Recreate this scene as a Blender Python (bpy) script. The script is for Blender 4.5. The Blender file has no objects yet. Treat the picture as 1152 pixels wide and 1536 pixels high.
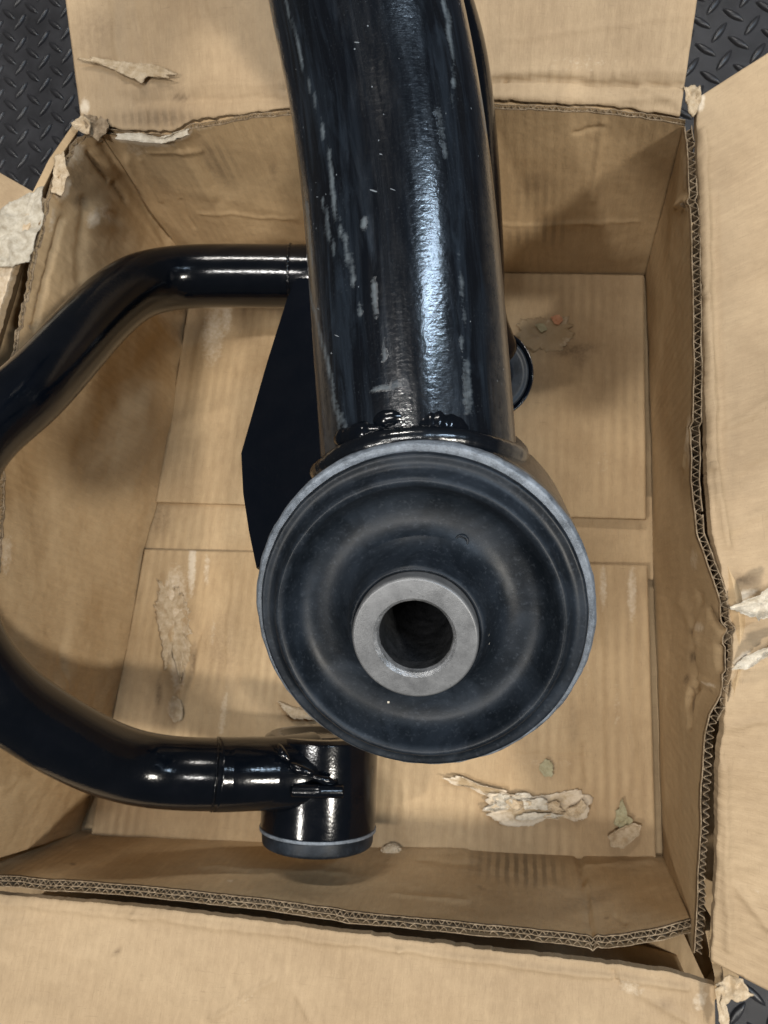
import bpy, bmesh, math, random
import numpy as np
from mathutils import Vector, Matrix, noise as mn

random.seed(7)
R = math.radians
S = bpy.context.scene
COL = S.collection

# ------------------------------------------------------------------ camera
FPX = 1150.0                      # focal length in photo pixels
H = 0.62                          # camera height above the bottom of the box
_n = Vector(((805 - 576) / FPX, -(930 - 768) / FPX, -1.0)).normalized()
ZC = -_n
YC = (Vector((0, 1, 0)) - ZC * ZC.y).normalized()
XC = YC.cross(ZC)
ROT = Matrix((XC, YC, ZC))        # camera axes -> world axes
CAM = Vector((0, 0, H))
cam_d = bpy.data.cameras.new('camera')
cam = bpy.data.objects.new('camera', cam_d)
COL.objects.link(cam)
cam.matrix_world = Matrix.Translation(CAM) @ ROT.to_4x4()
cam_d.sensor_fit = 'VERTICAL'
cam_d.sensor_height = 36.0
cam_d.sensor_width = 27.0
cam_d.lens = 36.0 * FPX / 1536.0
cam_d.clip_start = 0.01
cam_d.clip_end = 50
cam_d.dof.use_dof = True
cam_d.dof.focus_distance = 0.235
cam_d.dof.aperture_fstop = 50.0
S.camera = cam

# ------------------------------------------------------------------ light (a room with ceiling lamps, plus one added fill)
S.view_settings.view_transform = 'Standard'
S.view_settings.look = 'None'
S.view_settings.exposure = -0.12
S.view_settings.gamma = 1.0
w = bpy.data.worlds.new('World')
S.world = w
w.use_nodes = True
bg = w.node_tree.nodes['Background']
bg.inputs[0].default_value = (1.0, 0.95, 0.88, 1)
bg.inputs[1].default_value = 0.075


def lamp(name, loc, size, sizey, power, col, target=(0, 0, 0.2)):
    d = bpy.data.lights.new(name, 'AREA')
    d.shape = 'RECTANGLE'
    d.size = size
    d.size_y = sizey
    d.energy = power
    d.color = col
    o = bpy.data.objects.new(name, d)
    COL.objects.link(o)
    o.location = loc
    o.rotation_euler = (Vector(target) - Vector(loc)).to_track_quat('-Z', 'Y').to_euler()
    return o


for _k in range(4):
    lamp('ceiling_or_fill_lamp', (-0.425 + 0.15 * _k, -0.12, 2.4), 0.12, 0.06, 6.0, (1.0, 0.97, 0.93), (-0.425 + 0.15 * _k, -0.12, 0))
lamp('ceiling_or_fill_lamp', (-0.45, 2.15, 2.4), 0.80, 0.06, 34, (1.0, 0.95, 0.88))
lamp('ceiling_or_fill_lamp', (1.37, 0.90, 2.4), 0.055, 1.05, 30, (0.62, 0.80, 1.0))
lamp('ceiling_or_fill_lamp', (-1.05, -0.95, 2.5), 0.12, 0.2, 27, (1.0, 0.96, 0.89))
lamp('ceiling_or_fill_lamp', (1.75, -0.75, 2.4), 0.16, 0.3, 66, (1.0, 0.94, 0.84))  # added fill from the right to brighten the left wall




# ------------------------------------------------------------------ geometry helpers
def C2W(v):
    return ROT @ Vector(v)


def W(px, py, z):
    """point where the view ray through a photo position meets height z"""
    d = C2W(((px - 576) / FPX, -(py - 768) / FPX, -1.0))
    return CAM + d * ((z - H) / d.z)


def D(px, py, dep):
    """point at a given depth along a view ray"""
    return CAM + C2W(((px - 576) / FPX, -(py - 768) / FPX, -1.0)) * dep


ROTN = np.array([list(XC), list(YC), list(ZC)])


def project(P):
    c = (P - np.array([0, 0, H])) @ ROTN      # world -> camera
    d = np.maximum(-c[:, 2], 1e-4)
    return 576 + FPX * c[:, 0] / d, 768 - FPX * c[:, 1] / d


def _hash(ix, iy, iz, seed):
    h = (ix * 374761393 + iy * 668265263 + iz * 2147483647 + seed * 974634777) & 0xffffffff
    h = ((h ^ (h >> 13)) * 1274126177) & 0xffffffff
    h = (h ^ (h >> 16)) & 0xffffffff
    return h.astype(np.float64) / 4294967295.0


def vnoise(P, scale, octaves=1, seed=0):
    """value noise in -1..1, P (N,3), scale = cells per metre"""
    P = np.asarray(P, dtype=np.float64)
    tot = np.zeros(len(P)); amp = 1.0; norm = 0
    for o in range(octaves):
        Q = P * (scale * 2 ** o) + 31.7 * (o + seed)
        I = np.floor(Q).astype(np.int64)
        F = Q - I
        F = F * F * (3 - 2 * F)
        v = 0
        for dx in (0, 1):
            for dy in (0, 1):
                for dz in (0, 1):
                    wgt = (F[:, 0] if dx else 1 - F[:, 0]) * (F[:, 1] if dy else 1 - F[:, 1]) * (F[:, 2] if dz else 1 - F[:, 2])
                    v = v + wgt * _hash(I[:, 0] + dx, I[:, 1] + dy, I[:, 2] + dz, seed + o)
        tot += amp * (2 * v - 1); norm += amp; amp *= 0.5
    return tot / norm


def resample(pts, n, smooth=False):
    P = np.array([list(p) for p in pts], dtype=float)
    if smooth and len(P) > 2:
        Q = np.vstack([2 * P[0] - P[1], P, 2 * P[-1] - P[-2]])
        out = []
        for i in range(1, len(Q) - 2):
            for k in range(16):
                t = k / 16
                a, b, c, d = Q[i - 1], Q[i], Q[i + 1], Q[i + 2]
                out.append(0.5 * ((2 * b) + (-a + c) * t + (2 * a - 5 * b + 4 * c - d) * t * t + (-a + 3 * b - 3 * c + d) * t ** 3))
        out.append(Q[-2])
        P = np.array(out)
    L = np.concatenate([[0], np.cumsum(np.linalg.norm(np.diff(P, axis=0), axis=1))])
    s = np.linspace(0, L[-1], n)
    return np.stack([np.interp(s, L, P[:, k]) for k in range(3)], axis=1)


def empty(name, loc, label=None, cat=None, group=None):
    o = bpy.data.objects.new(name, None)
    COL.objects.link(o)
    o.location = loc
    o.empty_display_size = 0.02
    if label: o['label'] = label
    if cat: o['category'] = cat
    if group: o['group'] = group
    return o


def link(name, V, F, mat, parent=None, smooth=True, uv=None, wear=None, uvloop=None):
    """V in world space; children keep world coordinates through the parent inverse"""
    me = bpy.data.meshes.new(name)
    V = np.asarray(V, dtype=float)
    org = Vector((0, 0, 0))
    me.from_pydata([tuple(v) for v in V], [], [tuple(int(i) for i in f) for f in F])
    if uv is not None:
        l = me.uv_layers.new(name='UVMap')
        idx = np.empty(len(me.loops), dtype=np.int32)
        me.loops.foreach_get('vertex_index', idx)
        l.data.foreach_set('uv', np.asarray(uv, dtype=np.float32)[idx].ravel())
    if wear is not None:
        a = me.color_attributes.new('wear', 'FLOAT_COLOR', 'POINT')
        c = np.ones((len(V), 4), dtype=np.float32)
        c[:, :3] = np.clip(wear, 0, 1)
        a.data.foreach_set('color', c.ravel())
    if smooth:
        me.polygons.foreach_set('use_smooth', [True] * len(me.polygons))
    me.materials.append(mat)
    me.update()
    o = bpy.data.objects.new(name, me)
    COL.objects.link(o)
    if parent is not None:
        o.parent = parent
        o.matrix_parent_inverse = Matrix.Translation(world_loc(parent)).inverted()
    return o


def world_loc(o):
    if o is None: return Vector((0, 0, 0))
    return o.location.copy() if o.parent is None else Vector((0, 0, 0))


# ------------------------------------------------------------------ materials
def new_mat(name):
    m = bpy.data.materials.new(name)
    m.use_nodes = True
    nt = m.node_tree
    for n in list(nt.nodes): nt.nodes.remove(n)
    out = nt.nodes.new('ShaderNodeOutputMaterial')
    b = nt.nodes.new('ShaderNodeBsdfPrincipled')
    nt.links.new(b.outputs[0], out.inputs[0])
    return m, nt, b


class NT:
    def __init__(s, nt): s.nt = nt
    def n(s, t, **k):
        x = s.nt.nodes.new(t)
        for a, v in k.items(): setattr(x, a, v)
        return x
    def l(s, a, b): s.nt.links.new(a, b)
    def noise(s, vec, scale, detail=4, rough=0.55, dist=0.0):
        x = s.n('ShaderNodeTexNoise')
        x.inputs['Scale'].default_value = scale
        x.inputs['Detail'].default_value = detail
        x.inputs['Roughness'].default_value = rough
        x.inputs['Distortion'].default_value = dist
        s.l(vec, x.inputs['Vector'])
        return x.outputs['Fac']
    def mapping(s, vec, scale, rot=(0, 0, 0), loc=(0, 0, 0)):
        x = s.n('ShaderNodeMapping')
        x.inputs['Scale'].default_value = scale
        x.inputs['Rotation'].default_value = rot
        x.inputs['Location'].default_value = loc
        s.l(vec, x.inputs['Vector'])
        return x.outputs[0]
    def ramp(s, fac, stops):
        x = s.n('ShaderNodeValToRGB')
        e = x.color_ramp.elements
        while len(e) < len(stops): e.new(0.5)
        for el, (p, c) in zip(e, stops):
            el.position = p
            el.color = (c, c, c, 1) if isinstance(c, (int, float)) else (*c, 1)
        s.l(fac, x.inputs[0])
        return x.outputs[0]
    def mix(s, fac, a, b, mode='MIX'):
        x = s.n('ShaderNodeMix', data_type='RGBA', blend_type=mode)
        for inp, v in ((x.inputs[0], fac), (x.inputs[6], a), (x.inputs[7], b)):
            if isinstance(v, (int, float)): inp.default_value = v
            elif isinstance(v, tuple): inp.default_value = (*v, 1)
            else: s.l(v, inp)
        return x.outputs[2]
    def math(s, op, a, b=0.0, clamp=False):
        x = s.n('ShaderNodeMath', operation=op, use_clamp=clamp)
        for inp, v in ((x.inputs[0], a), (x.inputs[1], b)):
            if isinstance(v, (int, float)): inp.default_value = v
            else: s.l(v, inp)
        return x.outputs[0]
    def bump(s, h, strength, dist, prev=None):
        x = s.n('ShaderNodeBump')
        x.inputs['Strength'].default_value = strength
        x.inputs['Distance'].default_value = dist
        s.l(h, x.inputs['Height'])
        if prev: s.l(prev, x.inputs['Normal'])
        return x.outputs[0]


def cardboard(name, c1=(0.40, 0.275, 0.150), c2=(0.50, 0.36, 0.205), flute_axis=0, flute=0.35, pitch=0.0062, seed=0):
    m, nt, b = new_mat(name)
    N = NT(nt)
    tc = N.n('ShaderNodeTexCoord')
    obj, uv = tc.outputs['Object'], tc.outputs['UV']
    at = N.n('ShaderNodeAttribute', attribute_name='wear')
    sep = N.n('ShaderNodeSeparateColor')
    N.l(at.outputs['Color'], sep.inputs[0])
    dark, light, scuff = sep.outputs[0], sep.outputs[1], sep.outputs[2]
    big = N.noise(obj, 14, 4, 0.6)
    mid = N.noise(obj, 90, 5, 0.65)
    fib = N.noise(N.mapping(uv, (900, 160, 1) if flute_axis == 0 else (160, 900, 1)), 1.0, 3, 0.6)
    speck = N.noise(obj, 1500, 2, 0.6)
    col = N.mix(N.ramp(big, [(0.3, 0.0), (0.72, 1.0)]), c1, c2)
    col = N.mix(N.math('MULTIPLY', N.ramp(mid, [(0.4, 0.0), (0.75, 1.0)]), 0.34), col, tuple(x * 0.74 for x in c1))
    grime = N.noise(N.mapping(obj, (1, 1, 1), loc=(seed * 0.37, seed * 0.11, 0)), 7, 6, 0.68, 0.8)
    col = N.mix(N.math('MULTIPLY', N.ramp(grime, [(0.46, 0.0), (0.72, 1.0)]), 0.34), col, tuple(x * k for x, k in zip(c1, (0.62, 0.58, 0.55))))
    rub_ = N.noise(N.mapping(uv, (18, 140, 1) if flute_axis == 1 else (140, 18, 1), rot=(0, 0, 0.08)), 1.0, 5, 0.7)
    col = N.mix(N.math('MULTIPLY', N.ramp(rub_, [(0.54, 0.0), (0.76, 1.0)]), 0.30), col, tuple(min(1, x * 1.28) for x in c2))
    col = N.mix(N.math('MULTIPLY', N.ramp(fib, [(0.45, 0.0), (0.8, 1.0)]), 0.22), col, tuple(min(1, x * 1.25) for x in c2))
    col = N.mix(N.math('MULTIPLY', N.ramp(speck, [(0.56, 0.0), (0.72, 1.0)]), 0.22), col, tuple(x * 0.55 for x in c1))
    hair = N.noise(N.mapping(uv, (60, 1400, 1), rot=(0, 0, 0.5)), 1.0, 2, 0.5, 1.5)
    hair2 = N.noise(N.mapping(uv, (1400, 60, 1), rot=(0, 0, 0.2)), 1.0, 2, 0.5, 1.5)
    hh = N.math('MAXIMUM', N.ramp(hair, [(0.66, 0.0), (0.70, 1.0)]), N.ramp(hair2, [(0.66, 0.0), (0.70, 1.0)]))
    col = N.mix(N.math('MULTIPLY', hh, 0.30), col, tuple(x * 0.55 for x in c1))
    # washboard of the flutes telegraphing through the liner
    sx = N.n('ShaderNodeSeparateXYZ'); N.l(uv, sx.inputs[0])
    coord = sx.outputs[flute_axis]
    wob = N.math('MULTIPLY', N.noise(obj, 40, 2), 0.002)
    wave = N.math('SINE', N.math('MULTIPLY', N.math('ADD', coord, wob), 2 * math.pi / pitch))
    wave01 = N.math('ADD', N.math('MULTIPLY', wave, 0.5), 0.5)
    patch = N.ramp(N.noise(obj, 22, 3), [(0.42, 0.0), (0.68, 1.0)])
    wf = N.math('MULTIPLY', N.math('MULTIPLY', wave01, patch), flute)
    col = N.mix(wf, col, tuple(min(1, x * 1.18) for x in c2))
    # scuffed flute crests (dark dirt on the crests)
    sc = N.math('MULTIPLY', scuff, N.ramp(N.math('ADD', N.math('MULTIPLY', wave01, 0.75), N.math('MULTIPLY', N.noise(obj, 260, 3), 0.5)), [(0.45, 0.0), (0.85, 1.0)]))
    col = N.mix(N.math('MULTIPLY', sc, 0.60), col, (0.105, 0.075, 0.045))
    rag = N.noise(obj, 330, 5, 0.7)
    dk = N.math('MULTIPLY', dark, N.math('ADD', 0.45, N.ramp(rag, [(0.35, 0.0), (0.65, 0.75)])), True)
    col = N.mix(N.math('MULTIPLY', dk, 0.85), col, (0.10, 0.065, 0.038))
    lt = N.ramp(N.math('ADD', light, N.math('MULTIPLY', N.math('SUBTRACT', rag, 0.5), 0.9)), [(0.30, 0.0), (0.75, 1.0)])
    lt = N.math('MULTIPLY', lt, N.ramp(light, [(0.02, 0.0), (0.15, 1.0)]))
    col = N.mix(N.math('MULTIPLY', lt, 0.9), col, (0.66, 0.56, 0.43))
    N.l(col, b.inputs['Base Color'])
    b.inputs['Roughness'].default_value = 0.72
    b.inputs['Specular IOR Level'].default_value = 0.28
    n0 = N.bump(N.noise(obj, 20, 3, 0.5, 0.4), 0.35, 0.004)
    n1 = N.bump(N.noise(obj, 110, 4, 0.6), 0.35, 0.0010, n0)
    n2 = N.bump(wave01, 0.18 + 0.3 * flute, 0.0006, n1)
    n3 = N.bump(N.math('ADD', fib, N.math('MULTIPLY', rag, N.math('ADD', 0.25, N.math('MULTIPLY', light, 3.0)))), 0.45, 0.0005, n2)
    N.l(n3, b.inputs['Normal'])
    return m


def paper_mat(name, c1, c2):
    m, nt, b = new_mat(name)
    N = NT(nt)
    obj = N.n('ShaderNodeTexCoord').outputs['Object']
    a = N.noise(obj, 180, 5, 0.7)
    f = N.noise(obj, 1400, 3, 0.7)
    col = N.mix(N.ramp(a, [(0.35, 0.0), (0.65, 1.0)]), c1, c2)
    col = N.mix(N.math('MULTIPLY', N.ramp(f, [(0.5, 0.0), (0.75, 1.0)]), 0.3), col, tuple(x * 0.6 for x in c1))
    N.l(col, b.inputs['Base Color'])
    b.inputs['Roughness'].default_value = 0.85
    b.inputs['Specular IOR Level'].default_value = 0.2
    N.l(N.bump(N.math('ADD', a, f), 0.6, 0.0012), b.inputs['Normal'])
    return m


def black_paint(name, wornness=0.0, base=(0.0012, 0.0022, 0.0042)):
    m, nt, b = new_mat(name)
    N = NT(nt)
    tc = N.n('ShaderNodeTexCoord')
    uv, obj = tc.outputs['UV'], tc.outputs['Object']
    orange = N.noise(obj, 700, 2, 0.5)
    grain = N.noise(obj, 2600, 2, 0.5)
    nrm = N.bump(orange, 0.16, 0.0004)
    rough = 0.10
    col = base
    if wornness > 0:
        at = N.n('ShaderNodeAttribute', attribute_name='wear')
        sep = N.n('ShaderNodeSeparateColor'); N.l(at.outputs['Color'], sep.inputs[0])
        film_haze, streak, dust = sep.outputs[0], sep.outputs[1], sep.outputs[2]
        # faint film of grease and dust, drawn out along the tube, with painted highlight haze
        st = N.noise(N.mapping(uv, (260, 26, 1)), 1.0, 5, 0.65, 0.6)
        blot = N.noise(N.mapping(uv, (150, 60, 1), loc=(3, 1, 0)), 1.0, 4, 0.6, 0.4)
        fl = N.math('MULTIPLY', N.ramp(st, [(0.44, 0.0), (0.72, 1.0)]), N.math('ADD', film_haze, 0.10))
        fl = N.math('ADD', fl, N.math('MULTIPLY', N.ramp(blot, [(0.55, 0.0), (0.7, 0.8)]), N.math('MULTIPLY', film_haze, 0.6)), True)
        rag = N.math('ADD', N.math('MULTIPLY', N.noise(obj, 700, 4, 0.75), 0.55), N.math('MULTIPLY', N.noise(N.mapping(uv, (300, 1500, 1)), 1.0, 4, 0.7), 0.45))
        s2 = N.ramp(N.math('ADD', streak, N.math('MULTIPLY', N.math('SUBTRACT', rag, 0.5), 1.3)), [(0.20, 0.0), (0.75, 1.0)])
        s2 = N.math('MULTIPLY', s2, N.ramp(streak, [(0.04, 0.0), (0.2, 1.0)]))
        du = N.math('MULTIPLY', dust, N.ramp(N.noise(obj, 500, 4, 0.7), [(0.3, 0.35), (0.7, 1.0)]))
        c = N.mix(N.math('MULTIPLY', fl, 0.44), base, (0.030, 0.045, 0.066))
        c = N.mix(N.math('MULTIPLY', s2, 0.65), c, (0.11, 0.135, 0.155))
        c = N.mix(N.math('MULTIPLY', du, 0.8), c, (0.105, 0.088, 0.068))  # brown for dust and for the cardboard reflection painted on the right edge
        # pin-prick chips and short cross scratches
        vor = N.n('ShaderNodeTexVoronoi'); N.l(N.mapping(uv, (420, 300, 1), rot=(0, 0, 0.5)), vor.inputs['Vector']); vor.inputs['Scale'].default_value = 1.0
        chip = N.math('LESS_THAN', vor.outputs['Distance'], N.math('MULTIPLY', N.noise(obj, 300, 3), 0.13))
        sepc = N.n('ShaderNodeSeparateColor'); N.l(vor.outputs['Color'], sepc.inputs[0])
        chip = N.math('MULTIPLY', chip, N.math('GREATER_THAN', sepc.outputs[0], 0.74))
        vor2 = N.n('ShaderNodeTexVoronoi'); N.l(N.mapping(N.mapping(uv, (1, 1, 1), rot=(0, 0, 0.5)), (110, 700, 1)), vor2.inputs['Vector']); vor2.inputs['Scale'].default_value = 1.0
        scr = N.math('LESS_THAN', vor2.outputs['Distance'], N.math('MULTIPLY', N.noise(obj, 120, 3), 0.2))
        sepd = N.n('ShaderNodeSeparateColor'); N.l(vor2.outputs['Color'], sepd.inputs[0])
        scr = N.math('MULTIPLY', scr, N.math('GREATER_THAN', sepd.outputs[1], 0.93))
        marks = N.math('ADD', chip, scr, True)
        dusty = N.ramp(N.noise(N.mapping(uv, (1500, 1500, 1)), 1.0, 3, 0.75), [(0.60, 0.0), (0.74, 1.0)])
        dusty = N.math('MULTIPLY', dusty, N.ramp(N.noise(uv, 70, 3), [(0.42, 0.05), (0.65, 0.9)]))
        c = N.mix(N.math('MULTIPLY', dusty, 0.5), c, (0.07, 0.085, 0.10))
        c = N.mix(N.math('MULTIPLY', marks, 0.6), c, (0.24, 0.27, 0.30))
        N.l(c, b.inputs['Base Color'])
        r = N.math('ADD', N.math('MULTIPLY', fl, 0.14), N.math('ADD', N.math('MULTIPLY', s2, 0.4), N.math('MULTIPLY', du, 0.35)))
        r = N.math('ADD', r, N.math('MULTIPLY', N.ramp(N.noise(N.mapping(uv, (500, 60, 1)), 1.0, 4, 0.7), [(0.35, 0.0), (0.7, 1.0)]), 0.12))
        N.l(N.math('ADD', r, 0.15, True), b.inputs['Roughness'])
        b.inputs['Specular IOR Level'].default_value = 0.5
        b.inputs['Coat Weight'].default_value = 0.45
        N.l(N.math('ADD', N.math('MULTIPLY', r, 0.35), 0.06), b.inputs['Coat Roughness'])
        nrm = N.bump(N.noise(N.mapping(uv, (260, 1500, 1)), 1.0, 4, 0.7), 0.13, 0.00025, nrm)
        nrm = N.bump(N.noise(obj, 45, 2, 0.5), 0.15, 0.0010, nrm)
        N.l(nrm, b.inputs['Coat Normal'])
        nrm = N.bump(N.math('ADD', marks, s2), 0.5, 0.0002, nrm)
    else:
        c = N.mix(N.ramp(N.noise(obj, 60, 4), [(0.45, 0.0), (0.8, 0.5)]), base, (0.004, 0.005, 0.008))
        dsp = N.ramp(N.noise(obj, 1600, 3, 0.75), [(0.62, 0.0), (0.74, 1.0)])
        dsp = N.math('MULTIPLY', dsp, N.ramp(N.noise(obj, 45, 3), [(0.45, 0.0), (0.7, 0.7)]))
        c = N.mix(N.math('MULTIPLY', dsp, 0.6), c, (0.06, 0.055, 0.05))
        N.l(c, b.inputs['Base Color'])
        N.l(N.math('ADD', N.math('MULTIPLY', N.noise(obj, 130, 4, 0.7), 0.16), 0.06), b.inputs['Roughness'])
    b.inputs['IOR'].default_value = 1.46
    N.l(nrm, b.inputs['Normal'])
    return m


def rubber_mat(name):
    m, nt, b = new_mat(name)
    N = NT(nt)
    obj = N.n('ShaderNodeTexCoord').outputs['Object']
    a = N.noise(obj, 70, 5, 0.6, 0.5)
    f = N.noise(obj, 900, 4, 0.7)
    col = N.mix(N.ramp(a, [(0.42, 0.0), (0.70, 1.0)]), (0.005, 0.0075, 0.011), (0.017, 0.023, 0.032))
    col = N.mix(N.math('MULTIPLY', N.ramp(f, [(0.55, 0.0), (0.75, 1.0)]), 0.4), col, (0.06, 0.07, 0.085))
    pn = N.n('ShaderNodeTexVoronoi'); N.l(obj, pn.inputs['Vector']); pn.inputs['Scale'].default_value = 190
    sp = N.n('ShaderNodeSeparateColor'); N.l(pn.outputs['Color'], sp.inputs[0])
    fleck = N.math('MULTIPLY', N.math('LESS_THAN', pn.outputs['Distance'], 0.07), N.math('GREATER_THAN', sp.outputs[0], 0.86))
    col = N.mix(fleck, col, (0.5, 0.47, 0.4))
    N.l(col, b.inputs['Base Color'])
    N.l(N.math('ADD', N.math('MULTIPLY', a, 0.26), 0.32), b.inputs['Roughness'])
    b.inputs['Specular IOR Level'].default_value = 0.26
    N.l(N.bump(N.math('ADD', N.math('MULTIPLY', f, 0.35), N.math('MULTIPLY', N.noise(obj, 220, 3), 0.8)), 0.22, 0.0004), b.inputs['Normal'])
    return m


def steel_mat(name, c1, c2, rough=0.5, metal=0.6, speck=0.5):
    m, nt, b = new_mat(name)
    N = NT(nt)
    obj = N.n('ShaderNodeTexCoord').outputs['Object']
    a = N.noise(obj, 260, 5, 0.7)
    f = N.noise(obj, 3000, 3, 0.7)
    col = N.mix(N.ramp(a, [(0.35, 0.0), (0.68, 1.0)]), c1, c2)
    col = N.mix(N.math('MULTIPLY', N.ramp(f, [(0.58, 0.0), (0.7, 1.0)]), speck), col, tuple(min(1, x * 1.7) for x in c2))
    col = N.mix(N.math('MULTIPLY', N.ramp(N.noise(obj, 1700, 3, 0.8), [(0.6, 0.0), (0.72, 1.0)]), 0.6), col, tuple(x * 0.3 for x in c1))
    N.l(col, b.inputs['Base Color'])
    b.inputs['Metallic'].default_value = metal
    N.l(N.math('ADD', N.math('MULTIPLY', a, 0.3), rough - 0.15), b.inputs['Roughness'])
    N.l(N.bump(N.math('ADD', f, a), 0.4 * speck * 2, 0.0004), b.inputs['Normal'])
    return m


M_BOX_BOTTOM = cardboard('box_bottom_cardboard', (0.365, 0.250, 0.138), (0.48, 0.350, 0.205), 0, 0.5, 0.0085, 1)
M_WALL = cardboard('wall_cardboard', (0.385, 0.268, 0.148), (0.49, 0.356, 0.208), 0, 0.15, 0.0065, 2)
M_FLAP = cardboard('flap_cardboard', (0.335, 0.238, 0.142), (0.43, 0.318, 0.198), 0, 0.12, 0.0065, 3)
M_SHRED = cardboard('shredded_cardboard', (0.33, 0.235, 0.13), (0.44, 0.33, 0.20), 0, 0.0, 0.0065, 4)
M_FLUTE = paper_mat('flute_paper', (0.15, 0.105, 0.062), (0.36, 0.275, 0.185))
M_TORN = paper_mat('torn_paper', (0.42, 0.31, 0.19), (0.60, 0.49, 0.35))
M_WHITE = paper_mat('bleached_paper', (0.46, 0.40, 0.31), (0.66, 0.60, 0.50))
M_BLEACH = paper_mat('greyed_paper', (0.36, 0.31, 0.235), (0.56, 0.51, 0.42))
M_GREEN = paper_mat('greenish_paper', (0.34, 0.29, 0.17), (0.43, 0.40, 0.26))
M_ORANGE = paper_mat('orange_paper', (0.50, 0.23, 0.12), (0.66, 0.36, 0.22))
M_MAIN = black_paint('scuffed_black_paint', 1.0)
M_PAINT = black_paint('gloss_black_paint', 0.0)
M_SATIN = black_paint('satin_black_paint', 0.0, (0.0012, 0.0025, 0.0055))
M_RUBBER = rubber_mat('bushing_rubber')
M_STEEL = steel_mat('bare_steel', (0.125, 0.128, 0.133), (0.18, 0.184, 0.19), 0.42, 0.4, 0.18)
M_RING = steel_mat('rough_grey_steel', (0.07, 0.083, 0.10), (0.22, 0.25, 0.29), 0.5, 0.3)


def mat_floor():
    m, nt, b = new_mat('black_rubber_matting')
    N = NT(nt)
    obj = N.n('ShaderNodeTexCoord').outputs['Object']
    a = N.noise(obj, 30, 5, 0.7)
    f = N.noise(obj, 1200, 3, 0.7)
    col = N.mix(N.ramp(a, [(0.35, 0.0), (0.7, 1.0)]), (0.016, 0.016, 0.018), (0.030, 0.030, 0.034))
    col = N.mix(N.math('MULTIPLY', N.ramp(f, [(0.55, 0.0), (0.75, 1.0)]), 0.3), col, (0.09, 0.09, 0.095))
    N.l(col, b.inputs['Base Color'])
    N.l(N.math('ADD', N.math('MULTIPLY', a, 0.2), 0.27), b.inputs['Roughness'])
    N.l(N.bump(f, 0.3, 0.0004), b.inputs['Normal'])
    return m


M_MAT = mat_floor()


# ------------------------------------------------------------------ cardboard panels
def gauss_seg(px, py, x1, y1, x2, y2, wd):
    dx, dy = x2 - x1, y2 - y1
    L2 = dx * dx + dy * dy + 1e-9
    t = np.clip(((px - x1) * dx + (py - y1) * dy) / L2, 0, 1)
    d = np.hypot(px - x1 - t * dx, py - y1 - t * dy)
    return np.exp(-(d / wd) ** 2)


def blob(px, py, cx, cy, rx, ry, ang=0.0):
    c, s = math.cos(R(ang)), math.sin(R(ang))
    u = (px - cx) * c + (py - cy) * s
    v = -(px - cx) * s + (py - cy) * c
    return np.exp(-((u / rx) ** 2 + (v / ry) ** 2) ** 1.5)


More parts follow.
